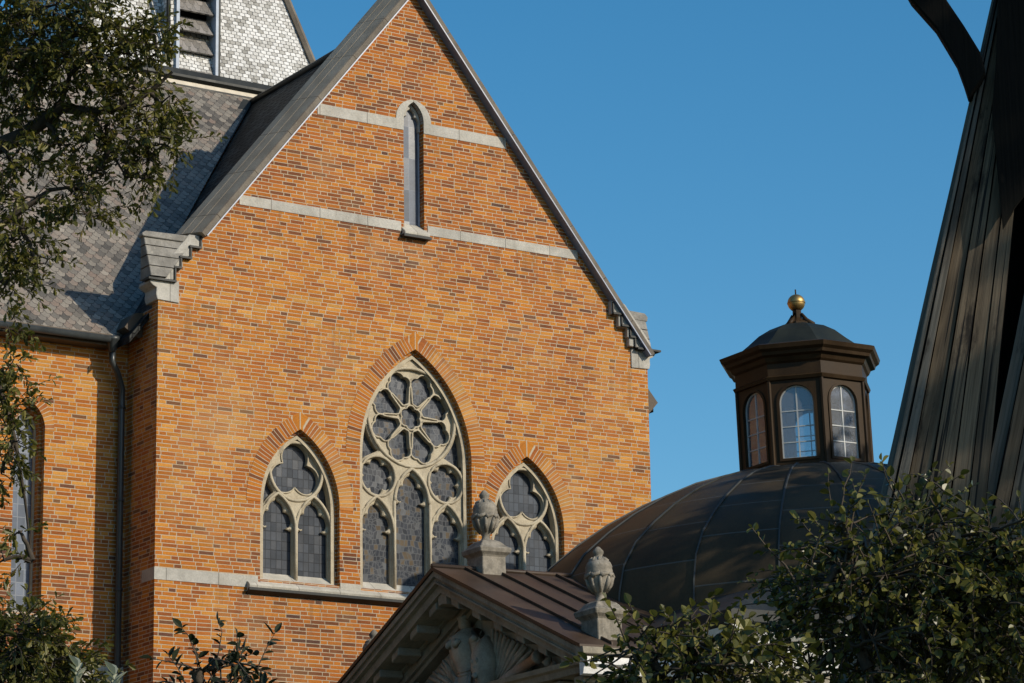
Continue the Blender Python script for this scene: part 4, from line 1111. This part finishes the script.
ed = [((940, 227), (889, 454)), ((949.5, 227), (902, 454)), ((957, 227), (913, 454)), ((972, 227), (934, 454)), ((986, 227), (956, 454)), ((1000, 227), (974, 454)), ((1013, 227), (991, 454))]
offs = [.0, -.03, .015, .0, .012, .006]; mats = ['boardgrey', 'boardgrey', 'board', 'board', 'board', 'board']
for i in range(6): plank(ed[i], ed[i+1], offs[i], .06, mats[i], gap=.75)
plank(((938+6, 227), (887+8, 454)), ((1013, 227), (991, 454)), .10, .35, 'tar_shade', 'post')
# moulded edge strips
plank(((945, 227), (896, 454)), ((948, 227), (900, 454)), -.05, .04, 'boardgrey', 'batten')
# recessed inner post, near black for the shade in the gap, and second leg
plank(((1008, 227), (986, 454)), ((1075, 227), (1062, 454)), .55, .4, 'tar_shade', 'post')
e2 = [((1037, 227), (990.5, 454)), ((1050, 227), (1004, 454)), ((1062, 227), (1019, 454)), ((1080, 227), (1040, 454)), ((1100, 227), (1066, 454))]
for i in range(4): plank(e2[i], e2[i+1], [.16, .12, .17, .14][i], .06, ['boardgrey', 'board', 'boardgrey', 'board'][i], gap=.75)
plank(((1042, 227), (996, 454)), ((1098, 227), (1064, 454)), .25, .3, 'tar_shade', 'post')
# near-black board painting the shade at the head of the leg
mb = MB()
up_ = [onplane(x, y, -.09) for x, y in ((1002, 0-150), (1100, -150), (1100, 100), (1016, 205), (1003, 228), (992, 110), (996, 60))]
mb.prism(up_, n_h*.05); mb.build('head_shade', 'tar_shade', belfry, bp)
# curved brace
L1 = [(868, -80), (890, -38), (911, 0), (936, 28), (957, 63), (964, 82), (969, 98)]
R1 = [(905, -80), (927, -38), (947, 0), (964, 25), (980, 51), (986, 72), (981, 82)]
mb = MB(); poly = [onplane(x, y, -.11) for x, y in L1+R1[::-1]]
mb.prism(poly, n_h*.12); mb.build('curved_brace', 'tar_shade', belfry, bp, bevel=.012)
mb = MB(); poly = [onplane(x, y, -.02) for x, y in ((845, -130), (1110, -150), (1110, -75), (850, -70))]; mb.prism(poly, n_h*.3); mb.build('tie_beam', 'tar_shade', belfry, bp)

# ================================================================== VEGETATION
def leaf_tpl(kind):
    if kind == 'oak': h = [(0, 0), (.13, .18), (.09, .28), (.24, .42), (.15, .52), (.29, .68), (.2, .8), (.15, .93), (0, 1)]
    elif kind == 'round': h = [(0, 0), (.2, .12), (.36, .35), (.38, .58), (.24, .83), (0, 1)]
    else: h = [(0, 0), (.15, .15), (.26, .4), (.22, .68), (.08, .9), (0, 1)]
    fold = .35; v = []; f = []
    for s in (-1, 1):
        o = len(v)
        for x, y in h: v.append((s*x*cos(fold), y, x*sin(fold)*1.0-.18*y*y))
        r = list(range(o, o+len(h))); f.append(r if s > 0 else r[::-1])
    return np.array(v), f
TPL = {k: leaf_tpl(k) for k in ('oak', 'round', 'long')}

class Foliage:
    def __init__(s, kind, size, seed): s.kind = kind; s.size = size; s.P = []; s.D = []; s.Nn = []; s.S = []; s.br = MB(); s.r = random.Random(seed)
    def rv(s): 
        while True:
            v = Vector((s.r.uniform(-1, 1), s.r.uniform(-1, 1), s.r.uniform(-1, 1)))
            if .01 < v.length < 1: return v
    def leaf(s, p, d, nrm=None, k=1.0):
        n = (Vector((0, 0, 1))*.8+s.rv()*1.0) if nrm is None else nrm
        s.P.append(p); s.D.append(d.normalized()); s.Nn.append(n.normalized()); s.S.append(s.size*k*s.r.uniform(.5, 1.3))
    def twig(s, p, d, length, nl, r=.006, droop=.15, tube=True, k=1.0):
        pts = [p]; q = p.copy(); dd = d.normalized(); n = 4
        for i in range(n):
            dd = (dd+s.rv()*.28+Vector((0, 0, -droop))).normalized(); q = q+dd*length/n; pts.append(q.copy())
        if tube: s.br.tube(pts, [r, r*.85, r*.7, r*.5, r*.3], 4, cap=False)
        for i in range(nl):
            t = (i+.6)/nl*n; j = min(int(t), n-1); f = t-j
            pp = pts[j].lerp(pts[j+1], f); ax = (pts[j+1]-pts[j]).normalized()
            side = ax.cross(s.rv()).normalized()
            s.leaf(pp, ax*.45+side*.8+Vector((0, 0, -.12)), k=k)
        s.leaf(pts[-1], dd, k=k)
        return pts
    def path(s, a, b, r0, r1, sag=.1, n=6, wob=.12):
        pts = []; L = (b-a).length
        for i in range(n+1):
            t = i/n; w_ = s.rv()*wob*L*.5*(sin(pi*t)) ; pts.append(a.lerp(b, t)+w_+Vector((0, 0, sag*L*sin(pi*t))))
        s.br.tube(pts, [r0+(r1-r0)*i/n for i in range(n+1)], 6, cap=False); return pts
    def blob(s, c, rad, ntw, tl=.5, nl=9, hub=None, spokes=.5, droop=.15, k=1.0):
        c = Vector(c); rad = Vector(rad)
        hubs = [c+Vector((s.r.uniform(-.5, .5)*rad.x, s.r.uniform(-.5, .5)*rad.y, s.r.uniform(-.4, .4)*rad.z)) for _ in range(4)]
        if hub is not None:
            s.path(Vector(hub), c, .035, .015)
            for h in hubs: s.path(c, h, .014, .007, .05, 4)
        for _ in range(ntw):
            v = s.rv(); p = c+Vector((v.x*rad.x, v.y*rad.y, v.z*rad.z))
            h = min(hubs, key=lambda q: (q-p).length)
            d = (p-h); d = d.normalized() if d.length > 1e-3 else s.rv()
            if s.r.random() < spokes: s.path(h, p, .007, .005, .04, 3)
            s.twig(p, d*.7+s.rv()*.6, tl*s.r.uniform(.6, 1.2), nl, droop=droop, k=k)
    def open_gap(s, pts, r):
        keep = []
        for i, p in enumerate(s.P):
            ok = True
            for q in pts:
                w_ = p-q; 
                if (w_-S*w_.dot(S)).length < r: ok = False; break
            if ok: keep.append(i)
        s.P = [s.P[i] for i in keep]; s.D = [s.D[i] for i in keep]; s.Nn = [s.Nn[i] for i in keep]; s.S = [s.S[i] for i in keep]
    def build(s, parent, base, mat, crown='crown', wood='branches', wmat='bark'):
        tv, tf = TPL[s.kind]; n = len(s.P)
        P = np.array([tuple(p) for p in s.P]); Y = np.array([tuple(p) for p in s.D]); Z = np.array([tuple(p) for p in s.Nn]); Sz = np.array(s.S)[:, None]
        X = np.cross(Y, Z); X /= np.linalg.norm(X, axis=1)[:, None]+1e-9; Z = np.cross(X, Y)
        V = P[:, None, :]+Sz[:, :, None]*(tv[None, :, 0, None]*X[:, None, :]+tv[None, :, 1, None]*Y[:, None, :]+tv[None, :, 2, None]*Z[:, None, :])
        V = V.reshape(-1, 3)-np.array(tuple(base)); m = len(tv)
        faces = [[i*m+j for j in f] for i in range(n) for f in tf]
        me = bpy.data.meshes.new(crown); me.from_pydata(V.tolist(), [], faces); me.materials.append(M[mat])
        # weld the two halves' midrib so each leaf is one island
        import bmesh
        o = bpy.data.objects.new(crown, me); C.objects.link(o); o.parent = parent
        s.br.build(wood, wmat, parent, base)
        return o

# --- the oak whose boughs hang in from the left
OD = 32.0
tb = at(-210, 400, OD); tb.z = 0
oak = thing('oak_tree', 'large oak reaching in from the left with drooping leafy boughs before the slate roof', 'tree', tuple(tb))
F = Foliage('oak', .09, 11)
trunk = [tb, tb+Vector((.1, 0, 3)), tb+Vector((-.1, .2, 6)), tb+Vector((.2, .1, 9)), tb+Vector((.3, .3, 12)), tb+Vector((.1, .2, 15))]
T = MB(); T.tube(trunk, [.55, .45, .38, .32, .22, .1], 12); T.build('trunk', 'bark', oak, tb)
def limb(pxs, r0, r1, start):
    pts = [Vector(start)]+[at(x, y, d) for x, y, d in pxs]
    n = len(pts); F.br.tube(pts, [r0+(r1-r0)*i/(n-1) for i in range(n)], 7, cap=False); return pts
l1 = limb([(-100, 165, 32.2), (0, 146, 32), (22, 136, 32), (45, 120, 31.9), (62, 108, 31.8), (92, 112, 31.7), (122, 108, 31.6), (150, 92, 31.5), (172, 72, 31.4)], .12, .015, trunk[3])
l2 = limb([(-100, 40, 32.4), (-10, 60, 32.2), (30, 52, 32), (70, 35, 31.9), (110, 28, 31.8), (150, 30, 31.6)], .1, .012, trunk[4])
l3 = limb([(-100, 260, 31.6), (-20, 240, 31.5), (15, 215, 31.4), (50, 190, 31.4), (90, 185, 31.3)], .08, .01, trunk[2])
l4 = limb([(-90, 350, 31.6), (-30, 360, 31.4), (0, 390, 31.3), (15, 440, 31.2), (25, 500, 31.2), (32, 560, 31.2)], .06, .006, trunk[2])
l5 = limb([(62, 100, 31.9), (70, 75, 31.8), (95, 50, 31.7), (120, 45, 31.7)], .04, .01, l1[4])
l6 = limb([(110, 150, 31.6), (125, 175, 31.5), (150, 160, 31.5)], .025, .006, l1[6])
def near(p, pts): return min(pts, key=lambda q: (q-p).length)
allp = l1+l2+l3+l4+l5+l6
OB = [  # px, py, distance, radius across (px), radius up (px), radius deep (m), twigs
    (10, 20, 32.3, 45, 35, 1.0, 52), (55, 18, 32.0, 40, 24, .8, 40), (95, 12, 31.8, 30, 16, .6, 14), (20, 75, 32.1, 40, 30, .9, 42), (62, 62, 31.8, 26, 22, .6, 24),
    (130, 48, 31.6, 26, 18, .5, 20), (158, 52, 31.5, 16, 18, .4, 12), (100, 50, 31.8, 24, 14, .5, 14), (120, 88, 31.6, 26, 14, .5, 14), (160, 105, 31.5, 20, 14, .4, 12),
    (165, 145, 31.4, 16, 20, .4, 14), (140, 130, 31.4, 20, 16, .4, 13), (100, 135, 31.6, 20, 14, .4, 10), (105, 128, 31.6, 16, 12, .4, 8), (60, 145, 31.7, 30, 12, .5, 10),
    (30, 110, 32, 36, 20, .7, 20), (10, 160, 31.8, 24, 20, .6, 14), (20, 200, 31.5, 26, 18, .6, 18), (75, 190, 31.4, 20, 14, .4, 9), (90, 212, 31.3, 18, 10, .3, 8), (12, 240, 31.4, 24, 24, .6, 24),
    (35, 262, 31.3, 10, 8, .3, 5), (5, 285, 31.4, 18, 22, .5, 16), (100, 170, 31.5, 24, 10, .4, 6), (130, 165, 31.4, 16, 8, .4, 6), (145, 180, 31.4, 10, 6, .3, 4),
    (2, 375, 31.3, 14, 16, .4, 10), (6, 410, 31.3, 12, 18, .4, 13), (8, 445, 31.2, 14, 16, .4, 12), (2, 470, 31.2, 12, 12, .4, 7), (20, 532, 31.2, 8, 8, .3, 2), (28, 562, 31.2, 9, 5, .2, 2), (4, 560, 31.2, 6, 8, .2, 2), (0, 330, 31.3, 12, 10, .3, 5)]
for (x, y, d, rx, rz, rd, n) in OB:
    c = at(x, y, d); k = d/FPX
    F.blob(c, (rx*k, rd, rz*k), int(n*1.8), .34, 11, near(c, allp), .4, .12)
for k in range(16):       # the rest of the crown, beyond the frame
    a = RNG.uniform(0, 2*pi); c = trunk[4]+Vector((cos(a)*2.6-2.2, sin(a)*2.6, RNG.uniform(-4, 4)))
    F.blob(c, (1.3, 1.3, 1.0), 26, .5, 9, near(c, trunk), .2, .1)
F.build(oak, tb, 'oakleaf')

def shrub(name, label, cat, px, py_top, dist, blobs, kind, size, mat, seed, stems, tl=.4, nl=9, droop=.1, group=None, k=1.0, wmat='bark'):
    b = at(px, py_top, dist); b.z = 0
    root = thing(name, label, cat, tuple(b), group); f = Foliage(kind, size, seed); allp = []
    T = MB()
    for (x, y, d, r0) in stems:
        e = at(x, y, d); pts = [b+Vector((f.r.uniform(-.15, .15), f.r.uniform(-.15, .15), 0))]
        for i in range(1, 8):
            t = i/7; q = pts[0].lerp(e, t); q += f.rv()*.10*(t < .99); q.x += (e.x-b.x)*-.15*sin(pi*t); q.y += (e.y-b.y)*-.15*sin(pi*t); pts.append(q)
        T.tube(pts, [r0*(1-.8*i/7) for i in range(8)], 7, cap=False); allp += pts[3:]
    T.build('trunk', wmat, root, b)
    for (x, y, d, rx, rz, rd, n) in blobs:
        c = at(x, y, d); kk = d/FPX
        f.blob(c, (rx*kk, rd, rz*kk), n, tl, nl, near(c, allp), .35, droop, k)
    return root, f, allp, b

# --- broad-leaved tree filling the lower right corner
D_ = 15.0
rb = [(900, 620, 15.2, 80, 50, .9, 174), (980, 640, 15.2, 60, 50, .9, 130), (856, 648, 15.0, 32, 40, .7, 72), (860, 580, 15.0, 40, 30, .6, 75), (920, 570, 15.2, 40, 26, .6, 70), (1000, 570, 15.1, 32, 40, .7, 87), (960, 590, 15.2, 30, 30, .6, 49),
      (990, 535, 15.0, 24, 18, .4, 16), (1015, 545, 15, 20, 24, .4, 20), (930, 520, 15.1, 20, 26, .4, 20), (915, 540, 15.1, 20, 16, .4, 12), (850, 545, 14.9, 16, 20, .3, 16), (845, 520, 14.9, 8, 14, .15, 6), (822, 592, 14.9, 12, 14, .3, 9), (1040, 620, 15.2, 50, 70, .9, 70), (920, 690, 15.2, 120, 40, 1, 120)]
root, f, allp, b = shrub('broadleaf_tree', 'dense broad leaved small tree in the lower right corner before the belfry leg', 'tree', 930, 640, D_, rb, 'round', .046, 'limeleaf', 21,
      [(930, 560, 15.1, .05), (1000, 560, 15.1, .045), (850, 560, 15, .04), (830, 640, 15, .035), (980, 640, 15.2, .04)], .30, 8)
# long shoots that rise clear of the crown
def shoot(f, pxs, d, nl, r=.008, k=1.0):
    pts = [at(x, y, d) for x, y in pxs]; n = len(pts)
    f.br.tube(pts, [r*(1-.7*i/(n-1)) for i in range(n)], 5, cap=False)
    for i in range(nl):
        t = (i+.5)/nl*(n-1); j = min(int(t), n-2); p = pts[j].lerp(pts[j+1], t-j); ax = (pts[j+1]-pts[j]).normalized()
        s_ = ax.cross(f.rv()).normalized(); f.leaf(p, ax*.6+s_*.9, k=k)
    f.leaf(pts[-1], (pts[-1]-pts[-2]), k=k); f.leaf(pts[-1], (pts[-1]-pts[-2]).cross(f.rv()), k=k)
shoot(f, [(842, 580), (848, 545), (853, 515), (858, 492), (866, 474)], 14.9, 14)
shoot(f, [(800, 590), (785, 565), (765, 545), (752, 528)], 14.9, 9)
shoot(f, [(812, 600), (812, 560), (822, 530), (815, 520)], 14.9, 9)
shoot(f, [(925, 560), (930, 520), (940, 500), (945, 488)], 15.1, 14, k=1.1)
shoot(f, [(985, 560), (980, 535), (976, 515)], 15.0, 9)
f.build(root, b, 'limeleaf')

# --- lower leafy tree in front of the dome's corner
rb = [(652, 652, 14.0, 20, 16, .4, 22), (662, 674, 14, 36, 14, .5, 38), (700, 665, 14, 36, 20, .5, 46), (716, 664, 14, 16, 14, .4, 16), (738, 694, 14, 30, 8, .5, 22), (690, 645, 14, 16, 10, .3, 11), (680, 710, 14, 90, 24, .6, 81)]
root, f, allp, b = shrub('young_leafy_tree', 'smaller leafy tree top with slanting shoots below the dome, right of the pediment corner', 'tree', 690, 670, 14.0, rb, 'round', .048, 'limeleaf', 31, [(690, 650, 14, .035), (640, 650, 14, .025), (740, 650, 14, .025)], .26, 8)
shoot(f, [(640, 665), (625, 640), (615, 615), (606, 598)], 14, 9); shoot(f, [(770, 680), (750, 650), (732, 625), (712, 604)], 14, 14); shoot(f, [(660, 640), (672, 622), (664, 610)], 14, 7)
f.build(root, b, 'limeleaf')

# --- rounded bush low at the left edge
rb = [(15, 660, 26, 40, 26, .6, 96), (55, 665, 26, 34, 20, .5, 70), (20, 630, 26, 26, 16, .5, 48), (0, 640, 26, 30, 24, .5, 42), (40, 645, 26, 20, 10, .3, 22), (75, 680, 26, 18, 12, .4, 22), (20, 700, 26, 70, 24, .8, 80)]
root, f, allp, b = shrub('rounded_bush', 'rounded dark green bush at the bottom left below the hanging oak bough', 'bush', 25, 660, 26.0, rb, 'oak', .08, 'oakleaf', 41, [(20, 650, 26, .06), (60, 665, 26, .04), (0, 640, 26, .05)], .3, 9)
f.build(root, b, 'oakleaf')

# --- dark young tree top against the brick wall
root, f, allp, b = shrub('dark_sapling', 'dark leaved sapling top silhouetted against the sunny brick, below the left window', 'tree', 222, 660, 14.0, [(215, 668, 14, 18, 14, .2, 13), (240, 690, 14, 30, 12, .25, 16), (200, 690, 14, 20, 10, .2, 8)], 'long', .062, 'darkleaf', 51, [(220, 660, 14, .02), (195, 670, 14, .014), (250, 680, 14, .014)], .2, 6)
shoot(f, [(215, 670), (219, 650), (222, 632), (219, 622)], 14, 8, .004); shoot(f, [(200, 680), (196, 655), (188, 635), (182, 628)], 14, 8, .004); shoot(f, [(252, 685), (260, 662), (268, 645), (275, 633)], 14, 7, .004, 1.1); shoot(f, [(185, 683), (178, 668), (168, 655)], 14, 6, .004); shoot(f, [(235, 670), (242, 658), (240, 648)], 14, 5, .004)
f.build(root, b, 'darkleaf')
# --- pale shoots
for i, (x, y, lab) in enumerate(((77, 664, 'pale silvery leaf shoot beside the rounded bush at bottom left'), (114, 672, 'pale silvery leaf shoot at the foot of the downpipe'))):
    b = at(x, y, 14); b.z = 0
    root = thing('pale_shoot', lab, 'plant', tuple(b), 'pale leaf shoots at bottom left'); f = Foliage('long', .075, 61+i)
    top = at(x, y+12, 14); T = MB(); T.tube([b, b.lerp(top, .5)+Vector((.05, 0, 0)), top], [.012, .009, .005], 5); T.build('stem', 'bark', root, b)
    for k in range(9):
        a = 2*pi*k/9; f.leaf(top+Vector((0, 0, .02*(k % 3)-.05*(k > 5))), Vector((cos(a)*.6, sin(a)*.6, .8)), nrm=Vector((cos(a)*-.8, sin(a)*-.8, .5)))
    f.build(root, b, 'paleleaf', 'leaves', 'twigs')

# --- trees that stand outside the picture on the right and shade the dome, bushes and belfry
def shade_tree(base, top, blobs, label, seed, leaf=.22):
    b = Vector(base); root = thing('shade_tree', label, 'tree', tuple(b)); f = Foliage('round', leaf, seed)
    pts = [b, b+Vector((.1, .1, top*.3)), b+Vector((-.1, .1, top*.6)), b+Vector((0, 0, top*.9))]
    T = MB(); T.tube(pts, [.4, .33, .22, .08], 10); T.build('trunk', 'bark', root, b)
    for (c, r, n) in blobs: f.blob(c, r, n, .9, 9, near(Vector(c), pts), .15)
    if seed == 72: f.open_gap([onplane(x_, y_, 0) for x_, y_ in ((979, 225), (978, 245), (976, 262), (973, 285), (972, 305), (972, 325), (970, 345), (955, 250), (935, 440))], .17)  # leaves cut away along sun rays to shape a lit streak on the boards
    f.build(root, b, 'shadeleaf')

shade_tree((11, -21.5, 0), 20, [((7.4, -21.5, 16.8), (2.0, 2, 2.0), 240), ((10.4, -21.5, 18.2), (2.4, 2.2, 2.2), 300), ((13.6, -21.5, 17.8), (2.4, 2.2, 2.4), 260), ((7.6, -21, 13.6), (2.2, 2.2, 2.2), 240), ((11, -22, 14), (3, 2.2, 2.4), 260), ((15, -22, 15), (2.6, 2.2, 2.4), 160)], 'tall tree standing to the right outside the picture, shading the dome', 71, .3)
shade_tree((-14, -53.5, 0), 15, [((-15.6, -53.2, 9.4), (1.5, 1.6, 1.2), 34), ((-12.8, -53.4, 11.2), (2.0, 2, 1.8), 120), ((-13.2, -53, 13.6), (2.4, 2, 2.4), 260), ((-11.8, -53, 16.5), (2.4, 2, 2.2), 240), ((-14.2, -53.2, 17.6), (2.2, 2, 1.8), 200)], 'tree beside the viewer outside the picture, shading the belfry leg and bushes', 72, .26)

for i, (x, y, h_) in enumerate(((-17.5, -4.5, 25),)):  # unseen tree added to cut sky light on the west-facing walls
    bl = [((x+RNG.uniform(-1, 1)*1.5, y+RNG.uniform(-1, 1)*1.5, z_), (3.0, 3.0, 2.6), 210) for z_ in (7, 11, 15, 19, 22)]
    shade_tree((x, y, 0), h_, bl, 'unseen tree added west of the church to block sky light from the side wall', 80+i, .42)
